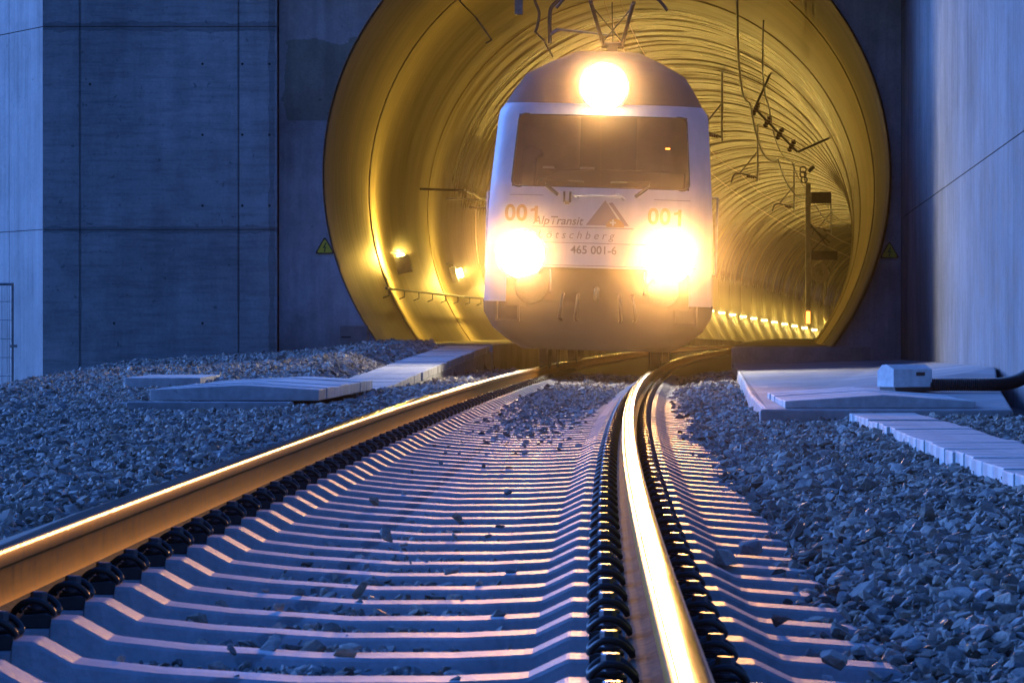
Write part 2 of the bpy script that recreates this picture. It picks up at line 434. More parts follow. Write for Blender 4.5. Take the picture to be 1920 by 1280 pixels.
# portal face with the round opening
def portal_face():
    mb = MB(); x0, x1, z0, z1 = -3.715, 6.75, -1.5, 12.0; r = TR+0.035
    angs = sorted(set([2*PI*k/144 for k in range(144)] + [math.atan2(zz-TCZ, xx-TCX) % (2*PI) for xx in (x0, x1) for zz in (z0, z1)]))
    inn, out = [], []
    for a in angs:
        c, s_ = math.cos(a), math.sin(a)
        inn.append((TCX+r*c, TCZ+r*s_))
        t = min([(x1-TCX)/c if c > 1e-9 else 1e9, (x0-TCX)/c if c < -1e-9 else 1e9, (z1-TCZ)/s_ if s_ > 1e-9 else 1e9, (z0-TCZ)/s_ if s_ < -1e-9 else 1e9])
        t = max(t, r+0.01); out.append((TCX+t*c, TCZ+t*s_))
    n = len(angs); yf, yb = JY, JY+0.9
    vs_ = [(x, yf, z) for x, z in inn] + [(x, yf, z) for x, z in out] + [(x, yb, z) for x, z in inn] + [(x, yb, z) for x, z in out]
    fs = []
    for i in range(n):
        j = (i+1) % n
        fs += [(i, j, n+j, n+i), (2*n+i, 3*n+i, 3*n+j, 2*n+j), (i, 2*n+i, 2*n+j, j), (n+i, n+j, 3*n+j, 3*n+i)]
    mb.add(vs_, fs); return mb
pf = portal_face()
pfo = pf.build('portal_wall', M_portal)
shade_hood = MB(); shade_hood.box((-3.70, 61.2, 6.75), (6.20, JY-.003, 7.35)); shade_hood.build('shade_hood', M_portal, pfo, bevel=0.02)  # unseen hood above the opening, added to darken the portal face
tag(pfo, 'concrete portal face around the round tunnel mouth', 'wall', kind='thing')

# right retaining wall, running back beside the track
def rw_x(y): return 4.57 + 0.058*(y-35.8)
rw = MB()
ya, yb = 8.0, 65.5
pa = Vector((rw_x(ya), ya, 0)); pb = Vector((rw_x(yb), yb, 0)); Lr = (pb-pa).length
Mr = Matrix.Translation(pa) @ Matrix.Rotation(math.atan2(pb.y-pa.y, pb.x-pa.x), 4, 'Z') @ Matrix.Scale(-1, 4, (0, 1, 0))
panel_wall(rw, [Lr*k/25 for k in range(26)], [-1.5, 2.29, 5.6, 9.0], 0.0, 1.0, gap=0.009, M=Mr)
tag(rw.build('retaining_wall', M_retain, bevel=0.006), 'tall pale concrete retaining wall on the right with a slanting joint line', 'wall', kind='thing')

# ------------------------------------------------------------------ tunnel
tun = empty('railway_tunnel', (cx(JY), JY, 0))
tag(tun, 'round single track tunnel with yellow lit concrete lining', 'tunnel', kind='thing')
def tpos(p): return Vector(p) - Vector((cx(JY), JY, 0))
def tcentre(y): 
    return cx(y) - 0.17, TCZ + zc(y)
LAMP_Y0, LAMP_STEP = 72.0, 11.6
LAMP_YS = [LAMP_Y0, 84.0, 96.0] + [106.0+5.8*k for k in range(28)]
ribs = [v-0.6 for v in LAMP_YS]
ys = set([JY-0.02, JY+0.05])
ys.update(np.arange(JY+0.6, 345, 1.2).round(3).tolist())
for rb in ribs:
    if rb > JY+0.3: ys.update([rb-0.001, rb, rb+0.30, rb+0.301])
ys = sorted(ys); seg = 128
def trad(y):
    for rb in ribs:
        if rb-1e-6 <= y <= rb+0.3+1e-6: return TR-(0.022 if y < 100 else 0.03)
    return TR
tv, tf, tuv = [], [], []
for y in ys:
    c0, z0 = tcentre(y); r_ = trad(y); h = math.atan(hd(y))
    for k in range(seg+1):
        a = 2*PI*k/seg - PI/2
        q = r_*math.cos(a)
        tv.append(tuple(tpos((c0+q*math.cos(h), y-q*math.sin(h), z0+r_*math.sin(a))))); tuv.append((a*TR, y))
for i in range(len(ys)-1):
    for k in range(seg):
        b_ = i*(seg+1)+k; tf.append((b_, b_+seg+1, b_+seg+2, b_+1))
me = bpy.data.meshes.new('lining'); me.from_pydata(tv, [], tf)
ul = me.uv_layers.new(name='ring')
idx = np.empty(len(me.loops), dtype=np.int32); me.loops.foreach_get('vertex_index', idx)
ul.data.foreach_set('uv', np.array(tuv, dtype=np.float32)[idx].ravel())
me.polygons.foreach_set('use_smooth', [True]*len(me.polygons)); me.set_sharp_from_angle(angle=R(35))
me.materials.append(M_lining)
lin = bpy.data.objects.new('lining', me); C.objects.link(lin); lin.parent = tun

def sweep(mb, prof, ylist, fn, close=True, mi=None):
    """sweep an (off, z) profile along the track"""
    n = len(prof); vs_ = [tpos(fn(y, o, z)) if mb is not None else 0 for y in ylist for o, z in prof]
    fs = []; mm = []
    for i in range(len(ylist)-1):
        for k in range(n if close else n-1):
            kk = (k+1) % n
            fs.append((i*n+k, i*n+kk, (i+1)*n+kk, (i+1)*n+k))
    if close: fs += [tuple(range(n)), tuple(reversed([(len(ylist)-1)*n+k for k in range(n)]))]
    mb.add(vs_, fs); return mb
yl = [62.6] + list(np.arange(64, 345, 4.0))
sweep(MB(), [(-1.98, -0.5), (-1.98, 0.27), (-2.04, 0.29), (-4.0, 0.29), (-4.0, -0.5)], [JY+.02]+yl[1:], TL).build('walkway', M_slab, tun)
sweep(MB(), [(1.83, -0.5), (4.0, -0.5), (4.0, 0.25), (1.89, 0.25), (1.83, 0.23)], [JY-1.2]+yl[1:], TL).build('walkway', M_slab, tun)
sweep(MB(), [(-2.0, -0.27), (1.85, -0.27), (1.85, -0.6), (-2.0, -0.6)], [JY+1.9]+yl[1:], TL).build('track_bed', M_earth, tun)

# ------------------------------------------------------------------ rails
RP = [(-.075, -.172), (.075, -.172), (.075, -.160), (.030, -.148), (.012, -.138), (.0085, -.12), (.0085, -.07), (.012, -.054), (.034, -.042), (.0362, -.036),
      (.0355, -.013), (.0335, -.0065), (.028, -.0028), (.018, -.0008), (0, 0), (-.018, -.0008), (-.028, -.0028), (-.0335, -.0065), (-.0355, -.013),
      (-.0362, -.036), (-.034, -.042), (-.012, -.054), (-.0085, -.07), (-.0085, -.12), (-.012, -.138), (-.030, -.148), (-.075, -.160)]
RPOL = set(range(10, 18))
def make_rail(off, label, inner):
    ylist = list(np.arange(-4, 90, 0.75)) + list(np.arange(90, 345, 3.0))
    mb = MB(); n = len(RP)
    for i, y in enumerate(ylist):
        for o, z in RP: mb.v.append(tuple(T(y, off+o, z)))
    for i in range(len(ylist)-1):
        for k in range(n):
            kk = (k+1) % n
            mb.f.append((i*n+k, i*n+kk, (i+1)*n+kk, (i+1)*n+k))
            pol = k in RPOL
            mb.mi.append(3 if k in (10, 11, 16, 17) else 1 if pol else (2 if k in (0, 1, 2, 3, 24, 25, 26, 23) else 0))
    mb.f.append(tuple(range(n))); mb.mi.append(0)
    o = mb.build('steel_rail', [M_rust, M_polish, M_foot, M_corner], smooth=38)
    return tag(o, label, 'rail', 'rails of the track')
make_rail(-0.7525, 'outer rail of the curve, its brown web and side lit golden', 1)
make_rail(0.7525, 'inner rail of the curve with its polished head glaring under the headlights', -1)

# ------------------------------------------------------------------ sleepers with fastenings
SP = [(0.0, -.222), (.30, -.212), (.455, -.200), (.475, -.197), (.553, -.157), (.560, -.155), (.600, -.155), (.604, -.176), (.66, -.178),
      (.845, -.178), (.901, -.176), (.905, -.155), (.945, -.155), (.952, -.157), (1.03, -.192), (1.05, -.195), (1.28, -.205), (1.30, -.215)]
def sleeper_mesh():
    prof = [(-x, z) for x, z in reversed(SP[1:])] + SP
    mb = MB(); n = len(prof); vs_ = []
    for x, z in prof:                    # cross-section: bottom, bevelled narrow top
        hw = 0.078
        bot = -0.42
        wb = hw + (z-bot)*0.26
        vs_ += [(x, -wb, bot), (x, -hw-.006, z-.008), (x, -hw, z), (x, hw, z), (x, hw+.006, z-.008), (x, wb, bot)]
    fs = []
    for i in range(n-1):
        for k in range(6):
            kk = (k+1) % 6; fs.append((i*6+k, (i+1)*6+k, (i+1)*6+kk, i*6+kk))
    fs += [tuple(range(6)), tuple(reversed([(n-1)*6+k for k in range(6)]))]
    mb.add(vs_, fs); return mb
SLEEPER = sleeper_mesh().mesh('sleeper', None); SLEEPER.materials.append(M_sleeper)
def smooth_path(pts, n=5):
    pts = [Vector(p) for p in pts]; out = []
    for i in range(len(pts)-1):
        p0, p1, p2, p3 = pts[max(i-1, 0)], pts[i], pts[i+1], pts[min(i+2, len(pts)-1)]
        for k in range(n):
            t = k/n
            out.append(0.5*((2*p1)+(-p0+p2)*t+(2*p0-5*p1+4*p2-p3)*t*t+(-p0+3*p1-3*p2+p3)*t**3))
    out.append(pts[-1]); return out
def clip_mesh():
    """tension clamp: u runs from rail foot outwards (+x), bent spring rod in a W"""
    mb = MB()
    path = []
    half = [(0.022, 0.016, 0.014), (0.050, 0.020, 0.020), (0.074, 0.038, 0.014), (0.072, 0.060, 0.026), (0.046, 0.072, 0.044), (0.014, 0.068, 0.040), (-0.008, 0.056, 0.022), (-0.014, 0.046, 0.012)]
    path = [(a, -b, c) for a, b, c in reversed(half)] + half
    # the two inner prongs meet near the bolt
    path = path[:8] + [(0.010, 0.0, 0.013)] + path[8:]
    mb.tube(smooth_path(path, 4), 0.0078, 8)
    return mb
def bolt_mesh():
    mb = MB()
    mb.lathe([(0.027, 0.022), (0.027, 0.027), (0.012, 0.029)], Matrix.Translation((0.036, 0, 0)), 16)
    mb.lathe([(0.0195, 0.026), (0.0195, 0.058), (0.017, 0.061)], Matrix.Translation((0.036, 0, 0)), 6)
    return mb
def plate_mesh():
    mb = MB()
    mb.prism([(0.002, -.014), (0.076, -.014), (0.076, 0.012), (0.06, 0.016), (0.012, 0.010), (0.002, 0.004)], -0.072, 0.072)
    return mb
CLIP = clip_mesh().mesh('rail_clip', 50); CLIP.materials.append(M_black)
BOLT = bolt_mesh().mesh('bolt', 30); BOLT.materials.append(M_bolt)
PLATE = plate_mesh().mesh('guide_plate', None); PLATE.materials.append(M_plastic)
allc = clip_mesh(); b2 = bolt_mesh(); p2 = plate_mesh(); allc.add(b2.v, b2.f); allc.add(p2.v, p2.f)
CLIPFAR = allc.mesh('rail_fastening', 40); CLIPFAR.materials.append(M_black)
S_LABEL = 'pale concrete sleeper with raised shoulders crossing under both rails'
S_Y = [8.42 + 0.6*k for k in range(-9, 92)]
for i, y in enumerate(S_Y):
    t = bpy.data.objects.new('concrete_sleeper', SLEEPER); C.objects.link(t)
    t.location = T(y, 0, random.uniform(-.002, .002)); t.rotation_euler = (0, math.atan(CANT), -math.atan(hd(y))+random.uniform(-.003, .003))
    tag(t, S_LABEL, 'sleeper', 'sleepers under the rails')
    for rail in (-1, 1):
        for side in (-1, 1):
            far = y > 27
            c = bpy.data.objects.new('rail_fastening' if far else 'rail_clip', CLIPFAR if far else CLIP); C.objects.link(c); c.parent = t
            c.location = (rail*0.7525 + side*0.0755, 0, -0.160)
            c.rotation_euler = (0, 0, (0 if side > 0 else PI))
            if not far:
                for nm, me_ in (('bolt', BOLT), ('guide_plate', PLATE)):
                    b_ = bpy.data.objects.new(nm, me_); C.objects.link(b_); b_.parent = c

# ------------------------------------------------------------------ ballast stones (one uncountable mass)
def hull_proto(seed):
    rg = np.random.default_rng(seed)
    bm = bmesh.new(); k = rg.integers(16, 30)
    p = rg.uniform(-1, 1, size=(k, 3)); ln_ = np.linalg.norm(p, axis=1)[:, None]
    p = p/np.maximum(ln_, 1e-3)*np.minimum(ln_, 1.25)*rg.uniform(0.85, 1.05, size=(k, 1))
    p *= np.array([1.05, rg.uniform(0.5, 0.85), rg.uniform(0.28, 0.62)])
    sh = rg.uniform(-0.35, 0.35, size=3); p[:, 0] += sh[0]*p[:, 2]; p[:, 1] += sh[1]*p[:, 2]; p[:, 2] += 0.4*sh[2]*p[:, 0]
    for q in p: bm.verts.new(q)
    res = bmesh.ops.convex_hull(bm, input=bm.verts)
    bmesh.ops.delete(bm, geom=[v for v in bm.verts if not v.link_faces], context='VERTS')
    bmesh.ops.triangulate(bm, faces=bm.faces); bmesh.ops.recalc_face_normals(bm, faces=bm.faces)
    bm.verts.index_update()
    V = np.array([v.co[:] for v in bm.verts]); F = np.array([[v.index for v in f.verts] for f in bm.faces]); bm.free()
    return V, F
PROTO = [hull_proto(s) for s in range(44)]
HALF = 960/7520
def in_slab(x, y):
    """places the concrete covers take"""
    o = x - cx(y)
    if -2.72 < o < -2.0 and y > 42.3: return True
    if -3.4 < x < -1.5 and 34.74 < y < 41.4 and x < -1.62+.036*(y-35) and x > -3.2+.036*(y-35): return True
    if 30.0 < y < 63.5 and x > 1.90 + 0.0497*(y-30)+0.03 and x < rw_x(y): return True
    return False
def scatter():
    px, py, pz, ps = [], [], [], []
    y = 6.6
    while y < 64:
        step = 0.0225 + 0.00055*y
        x_lo = max(-HALF*y*1.12-1.6, -10.5); x_hi = min(HALF*y*1.12+1.6, rw_x(y)-0.02)
        n = int((x_hi-x_lo)/step)
        xs = x_lo + (np.arange(n)+RNG.uniform(0, 1, n))*step
        yy = y + RNG.uniform(-.5, .5, n)*step
        size = step*0.74*np.clip(RNG.lognormal(0, 0.33, n), 0.5, 2.1)
        for x_, y_, s_ in zip(xs, yy, size):
            o = x_-cx(y_)
            if in_slab(x_, y_): continue
            z_ = ground_z(x_, y_)
            ao = abs(o)
            if ao < 1.10:                # between the sleepers: partly filled
                if 0.60 < ao < 0.90: 
                    if RNG.random() < 0.6: continue
                    s_ *= 0.7; z_ -= 0.03
                elif RNG.random() < 0.12: continue
                else: s_ *= 0.78
                z_ += RNG.uniform(-0.025, 0.02)
                if ao < 0.45 and 22 < y_ < 60:
                    z_ += 0.032*RNG.random()*min(1, (y_-22)/10)
            else:
                z_ += RNG.uniform(-0.03, 0.022) + 0.02*math.sin(x_*3.1+y_*1.3)*math.sin(y_*2.1)
                if ao < 1.35 and o > 0: z_ += RNG.uniform(-.05, .03)
            px.append(x_); py.append(y_); pz.append(z_-0.012); ps.append(s_)
        y += step
    # loose stones kicked onto the sleepers
    for _ in range(150):
        y_ = 7 + 45*RNG.random()**1.3; o = RNG.uniform(-0.45, 0.45) if RNG.random() < 0.75 else RNG.uniform(1.0, 1.3)
        s_ = RNG.uniform(0.010, 0.022)*(1 if RNG.random() < 0.85 else 1.5)
        px.append(cx(y_)+o); py.append(y_); pz.append(-0.213-CANT*o+s_*0.3); ps.append(s_)
    for (x_, y_, s_) in [(0.70, 8.75, .045), (0.66, 9.9, .034), (0.67, 12.5, .05), (0.78, 13.2, .05), (0.28, 15.4, .0), (-0.42, 13.4, .036), (-.36, 8.6, .03), (-.40, 10.6, .03), (-.17, 11.6, .032),
                       (-.2, 14.8, .03), (-.55, 16, .03), (0.62, 17.2, .035)]:
        if s_ == 0: continue
        px.append(x_); py.append(y_); pz.append(-0.155-CANT*(x_-cx(y_))+s_*.25 - 0.03); ps.append(s_)
    return map(np.array, (px, py, pz, ps))
PX, PY, PZ, PS = scatter(); NS = len(PX)
which = RNG.integers(0, len(PROTO), NS)
e1, e2, e3 = RNG.normal(0, 0.45, NS), RNG.normal(0, 0.45, NS), RNG.uniform(0, 2*PI, NS)
tone = np.clip(RNG.lognormal(math.log(0.29), 0.42, NS), 0.04, 0.42); tone[RNG.random(NS) < 0.006] = 0.5
warm = RNG.uniform(0.9, 1.1, NS)
VV, FF, TT = [], [], []; base_i = 0
for p, (V, F) in enumerate(PROTO):
    sel = np.where(which == p)[0]
    if not len(sel): continue
    a, b_, c_ = e1[sel], e2[sel], e3[sel]
    ca, sa, cb, sb, cc, sc_ = np.cos(a), np.sin(a), np.cos(b_), np.sin(b_), np.cos(c_), np.sin(c_)
    Rm = np.stack([np.stack([cc*cb, cc*sb*sa-sc_*ca, cc*sb*ca+sc_*sa], -1), np.stack([sc_*cb, sc_*sb*sa+cc*ca, sc_*sb*ca-cc*sa], -1),
                   np.stack([-sb, cb*sa, cb*ca], -1)], 1)
    P_ = np.einsum('nij,vj->nvi', Rm, V)*PS[sel][:, None, None] + np.stack([PX[sel], PY[sel], PZ[sel]], -1)[:, None, :]
    nv = len(V)
    FF.append((F[None]+(np.arange(len(sel))*nv)[:, None, None]+base_i).reshape(-1, 3)); VV.append(P_.reshape(-1, 3))
    oo = np.abs(PX[sel]-(TA+TB*PY[sel]+TC*PY[sel]**2)); dust = np.where((oo > .45) & (oo < 1.15), 0.25*RNG.random(len(sel)), 0.0)
    tn = np.stack([tone[sel]*(warm[sel]+dust)*1.2, tone[sel]*1.06, tone[sel]*(2-warm[sel])*0.9, np.ones(len(sel))], -1)
    TT.append(np.repeat(tn, nv, 0)); base_i += nv*len(sel)
VV = np.concatenate(VV).astype(np.float32); FF = np.concatenate(FF).astype(np.int32); TT = np.concatenate(TT).astype(np.float32)
me = bpy.data.meshes.new('ballast'); me.vertices.add(len(VV)); me.loops.add(FF.size); me.polygons.add(len(FF))
me.vertices.foreach_set('co', VV.ravel()); me.loops.foreach_set('vertex_index', FF.ravel())
me.polygons.foreach_set('loop_start', np.arange(0, FF.size, 3, dtype=np.int32))
me.polygons.foreach_set('use_smooth', np.zeros(len(FF), dtype=bool))
me.update(calc_edges=True)
at = me.color_attributes.new('tone', 'FLOAT_COLOR', 'POINT'); at.data.foreach_set('color', TT.ravel())
me.materials.append(M_ballast)
bal = bpy.data.objects.new('ballast', me); C.objects.link(bal)
tag(bal, 'broken grey ballast stones around the track', 'ballast', kind='stuff')
print('stones', NS, 'tris', len(FF))

# ------------------------------------------------------------------ concrete slabs and cable ducts
# big platform slab on the right
sl = MB()
topc = [(1.90, 30.0, -0.085), (2.12, 35.7, -0.06), (3.44, 62.2, 0.0), (5.95, 62.2, 0.06), (rw_x(52)-.02, 52, 0.10), (rw_x(39.5)-.02, 39.5, 0.15), (4.30, 35.5, 0.03), (3.75, 30.0, -0.085)]
n_ = len(topc)
bot = [(x - 0.05 if i < 3 else x, y_, -0.5) for i, (x, y_, z_) in enumerate(topc)]
sl.add([(x, y_, z_) for x, y_, z_ in topc] + bot, [(0, 1, 2, 3), (0, 3, 4, 5), (0, 5, 6, 7), tuple(reversed(range(n_, 2*n_)))] + [(i, n_+i, n_+(i+1) % n_, (i+1) % n_) for i in range(n_)])
tag(sl.build('concrete_slab', M_slab, bevel=0.02), 'broad flat concrete slab between the track and the right wall', 'slab')

def gable(name, x0, x1, xr, z_end, z_ridge, zb, y0, y1, drift, planks, label):
    """shallow pitched chamber cover of concrete planks running across, parts: base and each plank"""
    t = empty(name, ((x0+x1)/2, y0, zb), (0, 0, -math.atan(drift))); tag(t, label, 'cover')
    o0 = Vector(((x0+x1)/2, y0, zb))
    for k in range(planks):
        ya_ = y0 + (y1-y0)*k/planks; yb_ = y0 + (y1-y0)*(k+1)/planks - 0.008
        dx = 0.0; jz = random.uniform(-.004, .004); jx = random.uniform(-.006, .006)
        mb = MB()
        mb.prism([(x0+dx+jx, zb), (x1+dx+jx, zb), (x1+dx+jx, z_end+jz), (xr+dx+jx, z_ridge+jz), (x0+dx+jx, z_end+jz)], ya_, yb_, Matrix.Translation(-o0))
        mb.build('cover_plank', M_cover, t, bevel=0.008)
    return t, o0
t, o0 = gable('chamber_cover', 2.05, 3.48, 2.78, -0.026, 0.022, -0.078, 30.15, 34.4, 0.034, 7, 'pitched concrete chamber cover on the edge of the right slab')
mb = MB(); mb.box((1.86, 29.9, -0.30), (3.72, 30.14, -0.080), Matrix.Translation(-o0)); mb.build('base', M_slab, t, bevel=0.015)
t, o0 = gable('chamber_cover', -3.16, -1.68, -2.35, -0.005, 0.035, -0.105, 35.0, 41.5, 0.036, 8, 'pitched concrete chamber cover in the gravel left of the track')
mb = MB(); mb.box((-3.34, 34.75, -0.34), (-1.9, 34.98, -0.110), Matrix.Translation(-o0)); mb.build('base', M_slab, t, bevel=0.015)
mb = MB(); mb.box((-4.25, 44.0, -0.12), (-3.42, 47.0, -0.01)); tag(mb.build('concrete_slab', M_cover, bevel=0.01), 'thin flat concrete plate half sunk in gravel below the dark wall', 'slab')

# cable duct covers, one slab after another
def duct_cover(y, off, width, z, ln, label, group, slope=0.0):
    mb = MB(); w2 = width/2
    mb.box((-w2, 0.004, -0.10), (w2, ln-0.012, 0))
    o = mb.build('duct_cover', M_cover, bevel=0.006)
    o.location = TL(y, off, z) + Vector((random.uniform(-.012, .012), 0, random.uniform(-.006, .006)))
    o.rotation_euler = (slope, random.uniform(-.006, .006), -math.atan(hd(y))+random.uniform(-.01, .01))
    return tag(o, label, 'duct cover', group)
y = 12.4
while y < 29.4:
    duct_cover(y, 2.60, 0.48, -0.09, 0.5, 'narrow concrete cover slab of the cable duct leading up to the right slab', 'duct covers right of the track'); y += 0.5
y = 42.0
while y < 63.6:
    zz = float(np.interp(y, [40, 45, 64], [-.13, -.09, 0.275]))
    duct_cover(y, -2.36, 0.70, zz, 0.6, 'concrete cover slab of the sloping path up to the tunnel mouth', 'path slabs left of the track', math.atan(0.365/19) if y > 45 else 0.008); y += 0.6
# side wall that carries the path
mb = MB(); yy = list(np.arange(44.0, 64.01, 2.0)); vs_ = []
for y_ in yy:
    zt = float(np.interp(y_, [40, 45, 64], [-.13, -.09, 0.275])) - 0.104
    for o_, z_ in ((-2.01, -0.6), (-2.01, zt), (-2.20, zt), (-2.20, -0.6)): vs_.append(tuple(TL(y_, o_, z_)))
mb.add(vs_, [(i*4+k, i*4+(k+1) % 4, (i+1)*4+(k+1) % 4, (i+1)*4+k) for i in range(len(yy)-1) for k in range(4)] + [(0, 1, 2, 3), tuple((len(yy)-1)*4+k for k in (3, 2, 1, 0))])
tag(mb.build('kerb_wall', M_wall), 'low concrete side wall carrying the sloping path left of the train', 'wall', kind='thing')

# small chamfered junction box and its hose
jb = empty('junction_box', (3.29, 33.6, 0.035), (0, 0, R(27)))
tag(jb, 'small white chamfered concrete box with a black hose on the right slab', 'box')
mb = MB(); poly = [(-.13, 0), (.13, 0), (.13, .135), (.06, .185), (-.02, .19), (-.13, .15)]
mb.prism(poly, -0.19, 0.19, Matrix.Rotation(R(90), 4, 'Z')); mb.build('housing', M_pale, jb, bevel=0.006)
mb = MB(); mb.box((0.03, -0.134, .095), (0.115, -0.128, .125)); mb.build('cable_slot', M_dark, jb)
mb = MB(); mb.box((-.17, -.12, -.035), (.26, .12, -.001)); mb.build('foot', M_dark, jb)
hp = smooth_path([(3.44, 33.62, 0.05), (3.7, 33.6, 0.055), (3.95, 33.6, 0.055), (4.12, 33.62, 0.06), (4.26, 33.66, 0.095), (4.40, 33.75, 0.17)], 16)
mb = MB(); fine = []
for i in range(len(hp)-1):
    for k in range(2): fine.append(hp[i].lerp(hp[i+1], k/2))
mb.tube(fine, [0.058 if k % 2 else 0.049 for k in range(len(fine))], 14)
tag(mb.build('corrugated_hose', M_plastic, smooth=80), 'thick black corrugated hose leaving the white junction box', 'hose')

# ------------------------------------------------------------------ things on the portal
def warn_sign(x, z, y, s, label):
    t = empty('warning_sign', (x, y, z)); tag(t, label, 'sign', 'high voltage signs')
    def tri(r_, y0, y1, rnd=0.14):
        pts = []
        for k in range(3):
            a = PI/2 + 2*PI*k/3; c = Vector((r_*math.cos(a), r_*math.sin(a)))*(1-rnd)
            for d in (-50, -17, 17, 50): pts.append((c.x + r_*rnd*math.cos(a+R(d)), c.y + r_*rnd*math.sin(a+R(d))))
        return pts
    MB().prism(tri(s, 0, 0), -0.012, 0.02).build('border', M_sign_k, t)
    MB().prism(tri(s*0.80, 0, 0), -0.016, -0.011).build('panel', M_sign_y, t)
    k = s*0.55
    bolt = [(0.12*k, 0.95*k), (-0.34*k, -0.02*k), (0.02*k, 0.03*k), (-0.10*k, -0.42*k), (-0.22*k, -0.38*k), (0.0, -0.78*k), (0.16*k, -0.30*k), (0.04*k, -0.36*k), (0.26*k, 0.22*k), (-0.06*k, 0.17*k), (0.28*k, 0.86*k)]
    MB().prism(bolt, -0.020, -0.0155).build('lightning_symbol', M_sign_k, t)
warn_sign(-2.985, 1.82, JY-0.022, 0.165, 'yellow triangular lightning sign on the lit wall left of the tunnel mouth')
warn_sign(6.02, 1.75, JY-0.022, 0.165, 'dim triangular lightning sign in the dark corner right of the tunnel mouth')
cab_ = empty('wall_cabinet', (-2.5, JY-0.02, 0.12)); tag(cab_, 'low grey cabinet standing against the portal face beside the opening', 'cabinet')
MB().box((-.23, -.30, -.3), (.21, -.001, .46)).build('housing', M_box, cab_, bevel=0.01)
MB().box((-.21, -.308, .27), (-.06, -.299, .292)).build('vent', M_dark, cab_)

# temporary mesh fence at the far left
fe = empty('mesh_fence', (-7.6, 61.0, -0.47)); tag(fe, 'galvanised site fence panel with thin vertical wires at the far left', 'fence')
mb = MB(); x0, x1, zt = -1.6, 0.0, 1.70
mb.tube([(x1, 0, 0), (x1, 0, zt)], 0.022); mb.tube([(x0, 0, 0), (x0, 0, zt)], 0.022); mb.tube([(x0, 0, zt-.02), (x1, 0, zt-.02)], 0.02); mb.tube([(x0, 0, .08), (x1, 0, .08)], 0.02)
mb.build('frame', M_galv, fe, smooth=50)
mb = MB()
for k in range(1, 20): mb.tube([(x0+(x1-x0)*k/20, 0, .08), (x0+(x1-x0)*k/20, 0, zt)], 0.0045, 5)
for k in range(1, 6): mb.tube([(x0, 0, zt*k/6), (x1, 0, zt*k/6)], 0.004, 5)
mb.build('wire_mesh', M_galv, fe, smooth=60)
mb = MB(); mb.box((x1-.03, -.04, .72), (x1+.07, .04, .76)); mb.build('clamp', M_galv, fe)

# ------------------------------------------------------------------ tunnel fittings
def wall_off(z, m=0.0): return math.sqrt(max(0.1, (TR-m)**2-(z-TCZ)**2))
LAMP_COL = (1.0, 0.60, 0.10)
k = 0
lamp_ys = LAMP_YS
lampbox = MB(); lampbox.box((-.15, -.17, -.16), (.11, .10, .15))
slimbox = MB(); slimbox.box((-.15, -.10, -.16), (-.02, .10, .16)); SBX = slimbox.mesh('housing'); SBX.materials.append(M_box)
LB = lampbox.mesh('housing'); LB.materials.append(M_box)
ltube = MB(); ltube.tube([(-.02, .125, -.14), (-.02, .125, .14)], 0.045, 10)
LT = ltube.mesh('tube', 40); LT.materials.append(M_tube)
ltube = MB(); ltube.tube([(.03, .0, -.13), (.03, .0, .13)], 0.05, 10); LT2 = ltube.mesh('tube', 40); ltube = MB(); ltube.tube([(.03, -.0, -.09), (.03, .0, .09)], 0.065, 10); LT3 = ltube.mesh('tube', 40); LT3.materials.append(M_tube)
ltube = MB(); ltube.tube([(.05, -1.3, 0), (.05, 1.3, 0)], 0.032, 10); LT4 = ltube.mesh('tube', 40); LT4.materials.append(M_tube_row); LT2.materials.append(M_tube)
ltube = MB(); ltube.tube([(-.10, .05, .165), (.02, .05, .165)], 0.03, 10); LT1 = ltube.mesh('tube', 40); LT1.materials.append(M_tube_dim)
larm = MB(); larm.tube([(-.05, 0, .14), (-.05, 0, .24), (-.2, 0, .26)], 0.015, 6)
LA = larm.mesh('bracket', 50); LA.materials.append(M_galv)
for i, y in enumerate(lamp_ys):
    zl = 1.70
    p = TL(y, -wall_off(zl)+0.24, zl)
    t = empty('tunnel_lamp', p, (0, R(-14), -math.atan(hd(y))))
    lab = ('grey boxed tunnel lamp nearest the portal on the left tunnel wall' if i == 0 else
           'glaring tunnel lamp on the left wall beside the locomotive cab' if i == 1 else
           'small bright lamp in the receding row deep inside the tunnel')
    tag(t, lab, 'lamp', 'lamps along the tunnel wall')
    for nm, m_ in (('housing', LB if i == 0 else SBX), ('tube', LT1 if i == 0 else LT3 if i < 3 else LT4), ('bracket', LA)):
        o = bpy.data.objects.new(nm, m_); C.objects.link(o); o.parent = t
    ld = bpy.data.lights.new('lamp_light', 'POINT'); ld.energy = (64, 50, 34)[i] if i < 3 else 5.5; ld.color = LAMP_COL; ld.shadow_soft_size = 0.05
    lo = bpy.data.objects.new('lamp_light', ld); C.objects.link(lo); lo.parent = t; lo.location = (-.06, .12, 0.25) if i == 0 else ((.13, 0, 0) if i < 3 else (.75, 0, .35))

# handrail along the left wall
hr = empty('handrail', TL(66, -3.9, 0.29)); tag(hr, 'thin steel handrail on hooked brackets along the left tunnel wall', 'handrail')
hb = TL(66, -3.9, 0.29)
mb = MB(); mb.tube([TL(y, -4.0, 1.22)-hb for y in np.arange(67.5, 98, 1.5)], 0.020, 8); mb.build('rail_tube', M_galv, hr, smooth=60)
for y in np.arange(68, 97, 3.0):
    mb = MB(); mb.tube([TL(y, -4.0, 1.20)-hb, TL(y, -4.0, 1.10)-hb, TL(y, -4.1, 1.06)-hb, TL(y, -wall_off(1.06)-.02, 1.06)-hb], 0.012, 6); mb.build('bracket', M_galv, hr, smooth=60)

